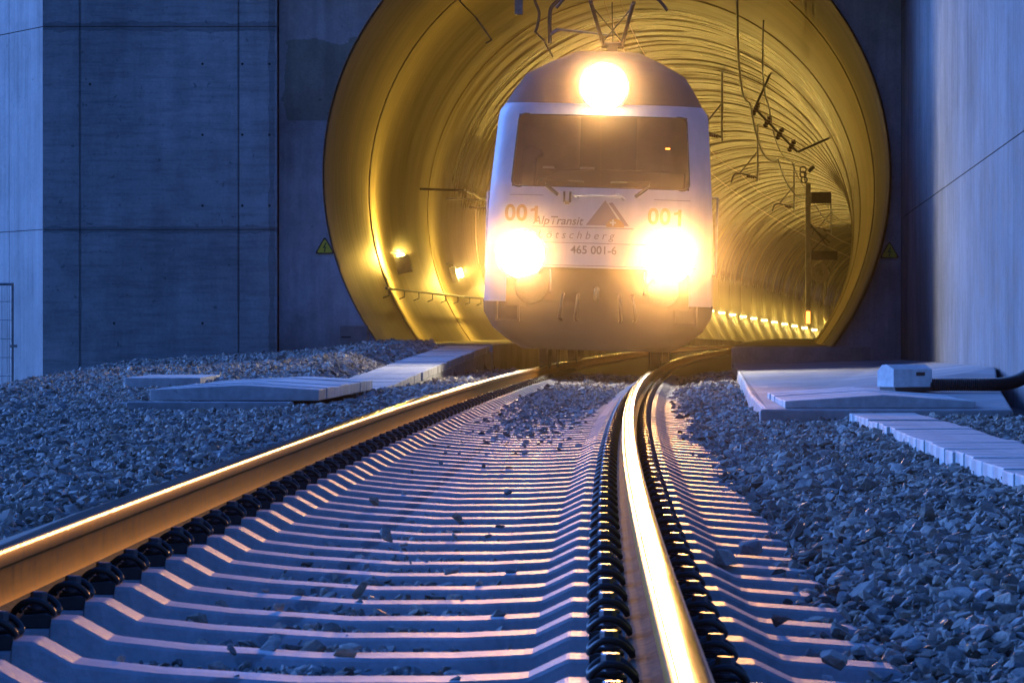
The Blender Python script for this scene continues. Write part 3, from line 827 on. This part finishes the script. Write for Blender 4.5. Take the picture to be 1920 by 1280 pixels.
# cable loom on the left wall beside the cab
cb = empty('cable_loom', TL(80, -3.6, 3.3)); tag(cb, 'crooked cable held off the left tunnel wall beside the cab window', 'cable')
cb0 = TL(80, -3.6, 3.3)
mb = MB(); mb.tube(smooth_path([TL(80.0+i*1.2, -3.62+0.03*(i % 2), 3.32-0.012*i+0.03*random.uniform(-1, 1))-cb0 for i in range(14)], 3), 0.022, 6); mb.build('wire', M_galv, cb, smooth=60)
for y in (80.1, 86, 92):
    mb = MB(); mb.tube([TL(y, -3.58, 3.3)-cb0, TL(y, -wall_off(3.3)-.03, 3.34)-cb0], 0.025, 6); mb.build('bracket', M_dark, cb, smooth=60)
# bent hook rod at the upper left of the lining
mb = MB(); mb.tube(smooth_path([TL(68.0, -2.62+.10, 5.82), TL(68.0, -2.38+.10, 5.48), TL(68.0, -2.36+.10, 5.43), TL(68.0, -2.45+.10, 5.38)], 5), 0.017, 6)
mb.tube([TL(68.0, -2.52, 5.82), TL(68.0, -2.75, 6.05), TL(68.0, -3.0, 6.36)], 0.015, 6)
tag(mb.build('hook_rod', M_galv, smooth=60), 'thin bent hook rod standing off the lining at the upper left', 'rod')

# catenary wires
def wire(off, z, y0, y1, r_, name, label, mat, sag=0.0, span=28.0):
    pts = []
    for y in np.arange(y0, y1, 2.0):
        s_ = sag*4*(((y/span) % 1)-0.5)**2 - sag
        pts.append(TL(float(y), off, z+s_))
    mb = MB(); mb.tube(pts, r_, 6); return tag(mb.build(name, mat, smooth=80), label, 'wire')
wire(0.0, 5.24, -4, 340, 0.009, 'contact_wire', 'lower overhead contact wire following the track into the tunnel', M_copper)
wire(0.0, 6.05, -4, 340, 0.009, 'messenger_wire', 'upper overhead wire above the contact wire', M_copper, 0.15)
wire(1.92, 5.80, 40, 260, 0.022, 'feeder_wire', 'pale feeder cable hanging down the right side of the tunnel vault', M_galv, 0.5, 31.0)
wire(2.35, 5.72, 66, 200, 0.014, 'earth_wire', 'thin dark earth wire beside the pale feeder cable', M_dark, 0.3, 31.0)

# catenary cantilevers hung from the crown
def cantilever(y, label, big=False):
    t = empty('catenary_cantilever', TL(y, 0.9, 7.3)); tag(t, label, 'bracket', 'catenary cantilevers in the tunnel'); o0 = TL(y, 0.9, 7.3)
    def P(o, z, dy=0): return TL(y, o, z) + Vector((0, dy, 0)) - o0
    top = TCZ + math.sqrt(TR**2-0.9**2)
    mb = MB(); mb.tube([P(.9, top+.03), P(.9, 5.5)], 0.03, 10); mb.build('drop_tube', M_galv, t, smooth=50)
    mb = MB(); mb.tube(smooth_path([P(.9, 5.6), P(.55, 5.72), P(.15, 5.75), P(0.02, 5.45)], 5), 0.028, 8); mb.tube([P(.9, 6.5), P(.3, 5.76)], 0.022, 8); mb.build('bracket_tube', M_dark, t, smooth=50)
    mb = MB(); M_ = Matrix.Translation(P(.8, 5.62)) @ Matrix.Rotation(R(-80), 4, 'Y')
    mb.lathe([(0.03, 0)] + [(0.065 if q % 2 else 0.035, 0.03*q) for q in range(1, 9)] + [(0.03, 0.27)], M_, 12); mb.build('insulator', M_insul, t, smooth=40)
for i, y in enumerate((106.0, 134.0, 162.0, 190.0, 218.0)):
    cantilever(y, 'catenary cantilever hanging nearest behind the cab roof on the right' if i == 0 else 'dark catenary cantilever hanging deep in the tunnel vault')

# cantilever and registration arm at the tunnel mouth
mc = empty('registration_arm', TL(65.2, -.8, 7.3)); tag(mc, 'bent registration arm hanging at the tunnel mouth left of the pantograph', 'bracket')
m0 = TL(65.2, -.8, 7.3)
def P2(px, py, d=62.0): return Vector(((px-960)*d/7520, d, CAM_H+(619-py)*d/7520)) - m0
crown = lambda x: TCZ+math.sqrt(TR**2-(x-TCX)**2)+.02
mb = MB(); q = P2(1031, 82); mb.tube(smooth_path([q, P2(1031, 30), P2(1036, 12), P2(1056, -6), P2(1080, -30), Vector((0.35, 1.2, 0.02))+P2(1080, -30)*0], 5), 0.032, 8); mb.build('support_tube', M_dark, mc, smooth=60)
mb = MB(); mb.tube(smooth_path([P2(990, -40), P2(1004, 5), P2(1011, 25), P2(1008, 48), P2(1003, 62)], 5), 0.022, 8); mb.tube([P2(1003, 60), P2(1020, 76), P2(1028, 92), P2(1037, 108)], 0.016, 8); mb.tube([P2(990, -40), P2(975, -110, 64.4)], 0.022, 8); mb.build('jumper_cable', M_dark, mc, smooth=60)
mb = MB(); mb.tube([P2(1046, 56), P2(1090, 60), P2(1140, 66)], 0.018, 8); mb.tube([P2(1031, 66), P2(1046, 56)], 0.03, 8); mb.build('steady_arm', M_galv, mc, smooth=60)
pl = MB(); a_ = P2(965, 27, 64.2)+m0; pl.box((a_.x, 64.3, a_.z), (a_.x+.13, 64.36, 7.45))
tag(pl.build('hanger_plate', M_galv), 'flat grey hanger strip dropping from the vault at the tunnel mouth', 'bracket')

# insulator beam on the right of the vault
ib = empty('insulator_beam', (6.4, 98, 5.4)); tag(ib, 'slanting beam with dark insulators on the right side of the vault', 'insulator beam'); i0 = Vector((6.4, 98, 5.4))
p0, p1 = Vector((5.93, 98, 5.92)), Vector((6.98, 98, 4.86))
mb = MB(); mb.tube([p0-i0, p1-i0], 0.03, 8); mb.tube([p1-i0, Vector((7.75, 98, 5.2))-i0], 0.03, 8); mb.tube([p0-i0, Vector((6.3, 98, 6.75))-i0], 0.03, 8); mb.build('beam', M_dark, ib, smooth=50)
for q in (0.02, 0.30, 0.58, 0.86):
    c = p0.lerp(p1, q)-i0; mb = MB()
    mb.lathe([(0.03, -.16)] + [(0.075 if r_ % 2 else 0.04, -.15+0.035*r_) for r_ in range(9)] + [(0.03, .17)], Matrix.Translation(c) @ Matrix.Rotation(R(28), 4, 'Y'), 12); mb.build('insulator', M_insul, ib, smooth=40)

# tensioning mast on the right wall
tm = empty('tensioning_mast', TL(100, 3.28, 0.25)); tag(tm, 'upright catenary tensioning mast with pulley wheels on the right tunnel wall', 'mast'); t0 = TL(100, 3.28, 0.25)
def P3(px, py, d=100.0): return Vector(((px-960)*d/7520, d, CAM_H+(619-py)*d/7520)) - t0
a_, b_ = P3(1509, 607), P3(1518, 345)
MB().box((a_.x, -.06, a_.z), (b_.x, .06, b_.z)).build('post', M_galv, tm)
for y0_, y1_, x1_ in ((361, 382, 1556), (471, 488, 1568)):
    c0, c1 = P3(1519, y1_), P3(x1_, y0_); MB().box((c0.x, -.10, c0.z), (c1.x, .10, c1.z)).build('bracket_plate', M_dark, tm)
mb = MB()
mb.tube([P3(1520, 420), P3(1552, 462)], .02, 6); mb.tube([P3(1552, 440), P3(1522, 470)], .02, 6); mb.tube([P3(1520, 425), P3(1556, 455)], .02, 6); mb.build('strut', M_dark, tm, smooth=50)
def ring(mb, c, R_, r_):
    pts = [c + Vector((R_*math.cos(t), 0, R_*math.sin(t))) for t in [2*PI*k/24 for k in range(25)]]; mb.tube(pts, r_, 8, cap=False)
mb = MB()
for (px, py) in ((1506, 318), (1506, 327), (1508, 337)): ring(mb, P3(px, py), 0.075, 0.018)
mb.tube([P3(1510, 345), P3(1508, 322)], .02, 6); mb.tube([P3(1516, 322), P3(1526, 312)], .05, 8); mb.build('pulley_wheel', M_dark, tm, smooth=60)
mb = MB(); c = P3(1537, 512)
for rr in (0.09, 0.115, 0.14, 0.165, 0.19, 0.215): ring(mb, c+Vector((0, random.uniform(-.03, .03)-.1, 0)), rr, 0.016)
mb.build('cable_coil', M_pale, tm, smooth=60)
mb = MB(); mb.tube([P3(1548, 530), P3(1550, 556)], 0.03, 8); mb.build('counterweight', M_galv, tm, smooth=50)
a_, b_ = P3(1510, 606), P3(1517, 584); MB().box((a_.x, -.075, a_.z), (b_.x, -.0605, b_.z)).build('marker_lamp', M_redlamp, tm)

# ------------------------------------------------------------------ locomotive
LY = 53.2
loco = empty('locomotive', T(LY, 0, 0), (0, math.atan(CANT), -math.atan(hd(LY+3))))
tag(loco, 'white electric locomotive with three blazing headlights leaving the tunnel', 'locomotive')
LEN = 18.0
def hw(z):                                # body half width
    return float(np.interp(z, [0.85, 1.33, 2.0, 2.4, 3.36, 3.44, 3.53], [1.52, 1.51, 1.495, 1.475, 1.405, 1.385, 1.32]))
def yf(z):                                # front face set-back, raked windscreen
    return float(np.interp(z, [0.85, 1.33, 2.36, 3.40, 3.53], [0.06, 0.0, 0.02, 0.34, 0.40]))
def surf(x, z):
    f = min(1.0, abs(x)/hw(z)); return yf(z) + 0.10*f*f + 0.24*max(0, (f-0.55)/0.45)**3
ZL = [0.86, 1.33, 1.60, 2.0, 2.395, 2.45, 3.32, 3.375, 3.44, 3.53]
WX = 0.80                                # windscreen half width as a share
FL = [-1, -.97, -.93, -.88, -WX, -.7, -.5, -.3, -.1, .1, .3, .5, .7, WX, .88, .93, .97, 1]
def shell():
    mb = MB(); n = len(FL)+4
    for z in ZL:
        row = [(-hw(z), LEN, z), (-hw(z), 1.2, z)] + [(f*hw(z), surf(f*hw(z), z), z) for f in FL] + [(hw(z), 1.2, z), (hw(z), LEN, z)]
        mb.v += row
    for j in range(len(ZL)-1):
        for i in range(n-1):
            fi = i-2; 
            if 4 <= fi <= 12 and 4 <= j <= 6: continue                 # windscreen opening
            if j == 0 and 4 <= fi <= 12: continue                      # recess for buffers
            mb.f.append((j*n+i, j*n+i+1, (j+1)*n+i+1, (j+1)*n+i)); mb.mi.append(0)
    b0 = (len(ZL)-1)*n
    mb.f.append(tuple(b0+i for i in range(n))); mb.mi.append(0)
    mb.f.append((n*4+n-1, n*4, 0, n-1)); mb.mi.append(0)
    return mb
shell().build('cab_shell', M_white, loco, smooth=32)
# windscreen: curved pane just inside the opening, rounded dark gasket round it
def pane():
    mb = MB(); fs_ = [-WX, -.7, -.5, -.3, -.1, .1, .3, .5, .7, WX]; zs_ = [2.395, 2.7, 3.0, 3.375]
    for z in zs_:
        for f in fs_: mb.v.append((f*hw(z), surf(f*hw(z), z)+0.012, z))
    n = len(fs_)
    for j in range(len(zs_)-1):
        for i in range(n-1): mb.f.append((j*n+i, j*n+i+1, (j+1)*n+i+1, (j+1)*n+i)); mb.mi.append(0)
    return mb
wsn = pane().build('windscreen', M_glass, loco, smooth=60)
def gasket():
    pts = []; rc = 0.085
    z0, z1 = 2.395, 3.375
    def corner(sx, z, sz, a0):
        for k in range(6):
            a = a0 + R(90)*k/5
            zz = z - sz*rc + rc*math.sin(a); xx = sx*(WX*hw(z)-rc) + rc*math.cos(a); pts.append((xx, surf(xx, zz)-0.001, zz))
    corner(1, z1, 1, 0); corner(-1, z1, 1, R(90)); corner(-1, z0, -1, R(180)); corner(1, z0, -1, R(270))
    pts.append(pts[0]); mb = MB(); mb.tube(pts, 0.014, 6, cap=False); return mb
gasket().build('gasket', M_black, wsn, smooth=60)
# cab interior: back wall, desk, seat, driver's console
MB().box((-1.40, 2.3, 1.6), (1.40, 2.36, 3.525)).build('cab_back_wall', M_cab, loco)
MB().box((-.36, 2.27, 2.2), (.42, 2.295, 3.45)).build('cab_door', M_desk, loco)
mb = MB(); mb.prism([(-.86, 2.2), (1.12, 2.2), (1.12, 2.66), (-.55, 2.66), (-.72, 2.58), (-.86, 2.5)], 0.55, 1.0); mb.build('control_desk', M_desk, loco, bevel=0.03)
mb = MB(); mb.prism([(-1.12, 2.3), (-.92, 2.3), (-.90, 2.80), (-.80, 2.86), (-.84, 2.93), (-.97, 2.98), (-1.10, 2.94)], 0.9, 1.15); mb.build('seat', M_cab, loco, bevel=0.03)
MB().box((-.03, .0, -.008), (.03, .02, .008)).build('indicator', M_led, loco).location = (0.87, 0.9, 2.98)
for px_, w_ in ((-.72, .16), (-.2, .2)):
    MB().box((px_-w_/2, .60, 2.665), (px_+w_/2, .80, 2.69), taper=.01).build('paper_sheet', M_white, loco)
# side windows and handrails
for s in (-1, 1):
    mb = MB(); y0, y1 = 0.62, 1.15
    mb.add([(s*(hw(2.45)+.004), y0, 2.45), (s*(hw(2.45)+.004), y1, 2.45), (s*(hw(3.2)+.004), y1, 3.2), (s*(hw(3.2)+.004), y0+.08, 3.2)], [(0, 1, 2, 3)]); mb.build('side_window', M_dark, loco)
    mb = MB(); mb.tube([(s*1.56, 1.3, 1.3), (s*1.56, 1.3, 2.35)], 0.018, 8); mb.tube([(s*1.49, 1.3, 1.3), (s*1.56, 1.3, 1.3)], 0.014, 6); mb.tube([(s*1.48, 1.3, 2.35), (s*1.56, 1.3, 2.35)], 0.014, 6); mb.build('grab_rail', M_galv, loco, smooth=60)
# roof dome
RZ = [(3.532, 1.32, 0.40, 0.30), (3.75, 1.20, 0.56, 0.30), (3.96, 1.07, 0.80, 0.30), (4.16, 0.74, 1.15, 0.25), (4.32, 0.42, 1.65, 0.15)]
def roof():
    mb = MB(); FR = [-1, -.95, -.85, -.6, -.3, 0, .3, .6, .85, .95, 1]; n = len(FR)+2
    for z, w_, y0, bow in RZ:
        mb.v += [(-w_, LEN, z)] + [(f*w_, y0+bow*f*f*.6+bow*max(0, (abs(f)-.7)/.3)**2*.6, z) for f in FR] + [(w_, LEN, z)]
    for j in range(len(RZ)-1):
        for i in range(n-1): mb.f.append((j*n+i, j*n+i+1, (j+1)*n+i+1, (j+1)*n+i)); mb.mi.append(0)
    mb.f.append(tuple((len(RZ)-1)*n+i for i in range(n))); mb.mi.append(0)
    return mb
roof().build('roof', M_roof, loco, smooth=22)
# dark buffer recess, skirt and snow plough
mb = MB(); mb.box((-1.23, 0.17, 0.80), (1.23, 0.3, 1.36)); mb.build('buffer_beam', M_skirt, loco)
def skirt():
    lv = [(0.875, 1.535, 0.10), (0.72, 1.52, 0.10), (0.52, 1.40, 0.10), (0.36, 1.20, 0.10), (0.24, 0.98, 0.14)]
    mb = MB(); FR = [-1, -.93, -.8, -.5, 0, .5, .8, .93, 1]; n = len(FR)+2
    for z, w_, y0 in lv: mb.v += [(-w_, 3.2, z)] + [(f*w_, y0+0.12*f*f+0.22*max(0, (abs(f)-.6)/.4)**2, z) for f in FR] + [(w_, 3.2, z)]
    for j in range(len(lv)-1):
        for i in range(n-1): mb.f.append((j*n+i, j*n+i+1, (j+1)*n+i+1, (j+1)*n+i)); mb.mi.append(0)
    mb.f.append(tuple(range(n))); mb.mi.append(0); mb.f.append(tuple((len(lv)-1)*n+i for i in range(n))); mb.mi.append(0)
    return mb
skirt().build('snow_plough', M_skirt, loco, smooth=40)
for s in (-1, 1):
    bf = MB(); bf.lathe([(0.10, 0.18), (0.10, -0.02), (0.075, 0.0), (0.075, -0.01), (0.20, -0.015), (0.215, -0.03), (0.20, -0.04)], Matrix.Translation((s*0.875, 0.0, 1.05)) @ Matrix.Rotation(R(-90), 4, 'X'), 22)
    bf.build('buffer', M_black, loco, smooth=40)
mb = MB(); mb.tube(smooth_path([(0, .2, 1.05), (0, -.12, 1.05), (0, -.2, 1.0), (0, -.17, .93), (0, -.1, .94)], 4), 0.035, 8); mb.build('coupling_hook', M_dark, loco, smooth=60)
for s in (-.45, -.25, .3, .48):
    mb = MB(); mb.tube(smooth_path([(s, .2, 0.98), (s, -.02, 0.95), (s*1.05, -.08, 0.8), (s*1.1, -.02, 0.66), (s*1.05, .12, 0.64)], 4), 0.022, 8); mb.build('air_hose', M_plastic, loco, smooth=60)
# wheels
for yy_ in (2.2, 5.0, 12.6, 15.4):
    for s in (-1, 1):
        mb = MB(); mb.lathe([(0.60, -.075), (0.615, -.05), (0.56, -.045), (0.555, .065), (0.5, .07), (0.12, .06), (0.12, .1)], Matrix.Translation((s*0.755, yy_, 0.56)) @ Matrix.Rotation(R(90*s), 4, 'Y'), 40); mb.build('wheel', M_dark, loco, smooth=40)
mb = MB(); mb.box((-1.15, 1.6, 0.35), (1.15, 5.6, 0.85)); mb.build('bogie_frame', M_dark, loco)
mb = MB(); mb.box((-1.15, 12, 0.35), (1.15, 16, 0.85)); mb.build('bogie_frame', M_dark, loco)
# wipers, grab handle, foot step
for s, x in ((-1, -0.72), (1, 0.64)):
    mb = MB(); mb.tube([(x, surf(x, 2.40)-.035, 2.42), (x-s*.17, surf(x, 2.3)-.05, 2.29)], 0.026, 6); mb.tube([(x, surf(x, 2.42)-.03, 2.42), (x+s*.02, surf(x, 2.9)-.03, 2.50), (x-s*.5, surf(x-s*.5, 2.46)-.03, 2.47)], 0.010, 6); mb.build('wiper', M_black, loco, smooth=50)
mb = MB(); mb.tube([(-.33, -.01, 2.29), (-.33, -.06, 2.29), (.28, -.06, 2.28), (.28, -.01, 2.28)], 0.014, 8)
for x in (-.33, .28): mb.tube([(x-.05, 0.0, 2.33), (x, -.03, 2.29), (x+.05, 0.0, 2.25)], 0.018, 6)
mb.build('grab_handle', M_galv, loco, smooth=50)
mb = MB(); mb.tube([(-.47, .01, 2.33), (-.47, -.04, 2.33), (-.47, -.04, 2.20), (-.39, -.04, 2.20), (-.39, -.04, 2.33), (-.39, .01, 2.33)], 0.016, 6); mb.box((-.46, -.05, 2.17), (-.40, .02, 2.21)); mb.build('socket_bracket', M_dark, loco, smooth=50)
# panel seams
for (xa, xb, z) in ((-1.2, -.75, 2.28), (.72, 1.2, 2.26)):
    mb = MB(); pts = [(xa+(xb-xa)*k/6, surf(xa+(xb-xa)*k/6, z)-.001, z) for k in range(7)]; mb.tube(pts, 0.004, 5); mb.build('panel_seam', M_mark, loco)

for z in (1.66, 1.36):
    mb = MB(); pts = [(-1.30+2.6*k/12, surf(-1.30+2.6*k/12, z)-.001, z) for k in range(13)]; mb.tube(pts, 0.005, 5); mb.build('panel_seam', M_mark, loco)
for s in (-1, 1):
    mb = MB(); mb.box((s*1.18-.16, -.02, 0.60), (s*1.18+.16, .22, 0.63)); mb.box((s*1.18-.16, .0, 0.63), (s*1.18-.13, .05, 0.86)); mb.box((s*1.18+.13, .0, 0.63), (s*1.18+.16, .05, 0.86)); mb.build('foot_step', M_dark, loco)
    mb = MB(); mb.tube([(s*.62, surf(.62, 1.28)-.01, 1.30), (s*.62, surf(.62, 1.28)-.08, 1.30), (s*.62, surf(.62, 1.2)-.08, 1.02), (s*.62, .1, 1.0)], 0.012, 6); mb.build('grab_handle', M_galv, loco, smooth=50)
# writing
def text_mesh(s, size, spacing=1.0, shear=0.0, bold=0.0):
    cu = bpy.data.curves.new('txt', 'FONT'); cu.body = s; cu.size = size; cu.space_character = spacing; cu.shear = shear; cu.offset = bold*size
    cu.align_x = 'CENTER'; cu.align_y = 'CENTER'; cu.resolution_u = 6
    o = bpy.data.objects.new('txt', cu); C.objects.link(o)
    bpy.context.view_layer.update(); dg = bpy.context.evaluated_depsgraph_get()
    me_ = bpy.data.meshes.new_from_object(o.evaluated_get(dg)); bpy.data.objects.remove(o); bpy.data.curves.remove(cu)
    return me_
def put_flat(me_, name, mat, cx_, cz_, lift=0.005):
    bm = bmesh.new(); bm.from_mesh(me_)
    bmesh.ops.subdivide_edges(bm, edges=[e for e in bm.edges if e.calc_length() > 0.12], cuts=2)
    for v in bm.verts:
        x, z = v.co.x+cx_, v.co.y+cz_; v.co = Vector((x, surf(x, z)-lift, z))
    bm.to_mesh(me_); bm.free(); me_.materials.clear(); me_.materials.append(mat); me_.name = name
    o = bpy.data.objects.new(name, me_); C.objects.link(o); o.parent = loco; return o
def put_text(s, cx_, cz_, size, name, mat, **kw): return put_flat(text_mesh(s, size, **kw), name, mat, cx_, cz_)
put_text('AlpTransit', -0.55, 1.945, 0.155, 'lettering', M_mark, shear=0.25, bold=0.012)
put_text('L ö t s c h b e r g', -0.31, 1.76, 0.145, 'lettering', M_mark, shear=0.25, spacing=1.0)
put_text('465 001-6', -0.06, 1.565, 0.15, 'lettering', M_mark, bold=0.015)
def poly_mesh(loops):
    me_ = bpy.data.meshes.new('p'); v = []; f = []
    for lp in loops: f.append(tuple(range(len(v), len(v)+len(lp)))); v += [(x, z, 0) for x, z in lp]
    me_.from_pydata(v, [], f); return me_
for xc in (-1.035, 0.87):               # 001 with a flagged figure one
    put_text('00', xc-0.075, 2.03, 0.30, 'number_marking', M_num, bold=0.025, spacing=1.04)
    put_flat(poly_mesh([[(.02, -.108), (.062, -.108), (.062, .108), (.028, .108), (.012, .078), (-.035, .062), (-.035, .034), (.02, .040)]]), 'number_marking', M_num, xc+0.155, 2.03)
# mountain emblem: big triangle, slanted strip, small dome with a white cross, line under it
put_flat(poly_mesh([[(-.25, -.16), (.075, -.16), (.09, -.11), (.13, -.075), (.165, -.066), (-.0, .175)], [(.045, .135), (.075, .10), (.215, -.09), (.245, -.16), (.325, -.16), (.095, .15)]]), 'mountain_emblem', M_logo, 0.075, 2.06)
dome = [(.10+.12*math.cos(t), -.165+.12*math.sin(t)*0.95) for t in [PI*k/14 for k in range(15)]]
put_flat(poly_mesh([dome]), 'dome_emblem', M_num, 0.075+.04, 2.045, 0.007)
c_ = 0.022; d_ = 0.042
put_flat(poly_mesh([[(-d_, -c_/2), (d_, -c_/2), (d_, c_/2), (-d_, c_/2)]]), 'cross_emblem', M_white, 0.185, 1.94, 0.0095)
put_flat(poly_mesh([[(-c_/2, -d_), (c_/2, -d_), (c_/2, d_), (-c_/2, d_)]]), 'cross_emblem', M_white, 0.185, 1.94, 0.0100)
put_flat(poly_mesh([[(-.95+.15*k, -.005), (-.95+.15*(k+1), -.005), (-.95+.15*(k+1), .005), (-.95+.15*k, .005)] for k in range(9)]), 'marking_line', M_mark, 0.06, 1.865, 0.004)

# headlights
HEAD_COL = (1.0, 0.46, 0.12)
HEAD_W = 1800.0
def headlight(x, z, label, lens, w_, h_, yy_, power):
    t = MB(); y0 = yy_
    # rounded housing bowl, white so its rim blends into the glow
    pts = [(w_*math.cos(a), h_*math.sin(a)) for a in [2*PI*k/28 for k in range(28)]]
    t.prism([(x+a, z+b) for a, b in pts], y0-0.03, y0+0.30)
    hb_ = t.build('headlight', M_white, loco, smooth=30, bevel=0.012); hb_['label'] = label
    for lx in lens:
        m_ = MB(); m_.lathe([(0.0, -.012), (0.15, -.028), (0.25, -.012), (0.315, 0.008), (0.32, 0.02)], Matrix.Translation((x+lx, y0-.034, z)) @ Matrix.Rotation(R(-90), 4, 'X') @ Matrix.Scale(1, 4), 24)  # lens oversized so its white disc stands in for the glare
        m_.build('lens', M_lens, hb_, smooth=60)
    # a narrow main beam trained on the track some 50 m ahead, and the weak spill round it
    for nm, pw, sz, bl in (('headlight_beam', power, 6.0, 1.0), ('headlight_spill', power*0.16, 17.0, 0.8)):
        ld = bpy.data.lights.new(nm, 'SPOT'); ld.energy = pw; ld.color = HEAD_COL; ld.spot_size = R(sz); ld.spot_blend = bl; ld.shadow_soft_size = 0.14
        lo = bpy.data.objects.new(nm, ld); C.objects.link(lo); lo.parent = hb_
        lo.location = (x, y0-.20, z)
        aim = LOCO_INV @ Vector((0.0, 3.0, 0.25)) - Vector((x, y0-.20, z))
        lo.rotation_euler = aim.to_track_quat('-Z', 'Y').to_euler()
LOCO_INV = (Matrix.Translation(loco.location) @ loco.rotation_euler.to_matrix().to_4x4()).inverted()
headlight(-1.02, 1.49, 'headlight on the left of the cab front', (0.0,), 0.335, 0.335, surf(-1.02, 1.49)-.06, HEAD_W*1.5)
headlight(0.94, 1.49, 'headlight on the right of the cab front', (0.0,), 0.335, 0.335, surf(0.94, 1.49)-.06, HEAD_W*3.4)
headlight(0.0, 3.76, 'single headlight in the middle of the roof', (0.0,), 0.335, 0.335, 0.40, HEAD_W*0.95)

# pantograph
pg = MB(); yk = 3.9
pg.tube([(-.16, yk, 4.56), (.16, yk, 4.56)], 0.045, 8)
for s in (-1, 1):
    pg.tube([(s*.13, yk, 4.56), (s*.30, yk-.9, 5.1)], 0.030, 8)
    pg.tube([(s*.10, yk+.05, 4.56), (s*.32, yk-.85, 5.12)], 0.010, 6)
pg.tube([(-.13, yk, 4.62), (.26, yk-.75, 5.02)], 0.010, 6); pg.tube([(.13, yk, 4.62), (-.26, yk-.75, 5.02)], 0.010, 6); pg.tube([(0, yk, 4.6), (0, yk-.9, 5.1)], 0.008, 6)
pan = pg.build('pantograph', M_dark, loco, smooth=50)
m_ = MB(); m_.tube(smooth_path([(-.78, yk-.9, 5.0), (-.62, yk-.9, 5.17), (-.4, yk-.9, 5.19), (.4, yk-.9, 5.19), (.62, yk-.9, 5.17), (.78, yk-.9, 5.0)], 4), 0.022, 8); m_.build('contact_strip', M_dark, pan, smooth=50)
m_ = MB(); m_.tube([(0, yk, 4.56), (0, yk+1.3, 4.34)], 0.05, 8); m_.box((-.55, yk+.4, 4.32), (.55, yk+1.6, 4.36)); m_.box((-.07, yk-.1, 4.30), (.07, yk+.1, 4.56)); m_.build('lower_arm', M_dark, pan, smooth=50)

# ------------------------------------------------------------------ mist added round the whole scene to spread the headlight glare
hz = MB(); hz.box((-165, -64, -2.6), (165, 446, 13.5))
hm = bpy.data.materials.new('glare_mist'); hm.use_nodes = True
hn = hm.node_tree; hn.nodes.remove(hn.nodes['Principled BSDF'])
pv = hn.nodes.new('ShaderNodeVolumePrincipled')
pv.inputs['Color'].default_value = (0.95, 0.95, 0.95, 1); pv.inputs['Density'].default_value = 0.00025; pv.inputs['Anisotropy'].default_value = 0.998
hn.links.new(pv.outputs[0], hn.nodes['Material Output'].inputs['Volume'])
tag(hz.build('haze', hm), kind='stuff')
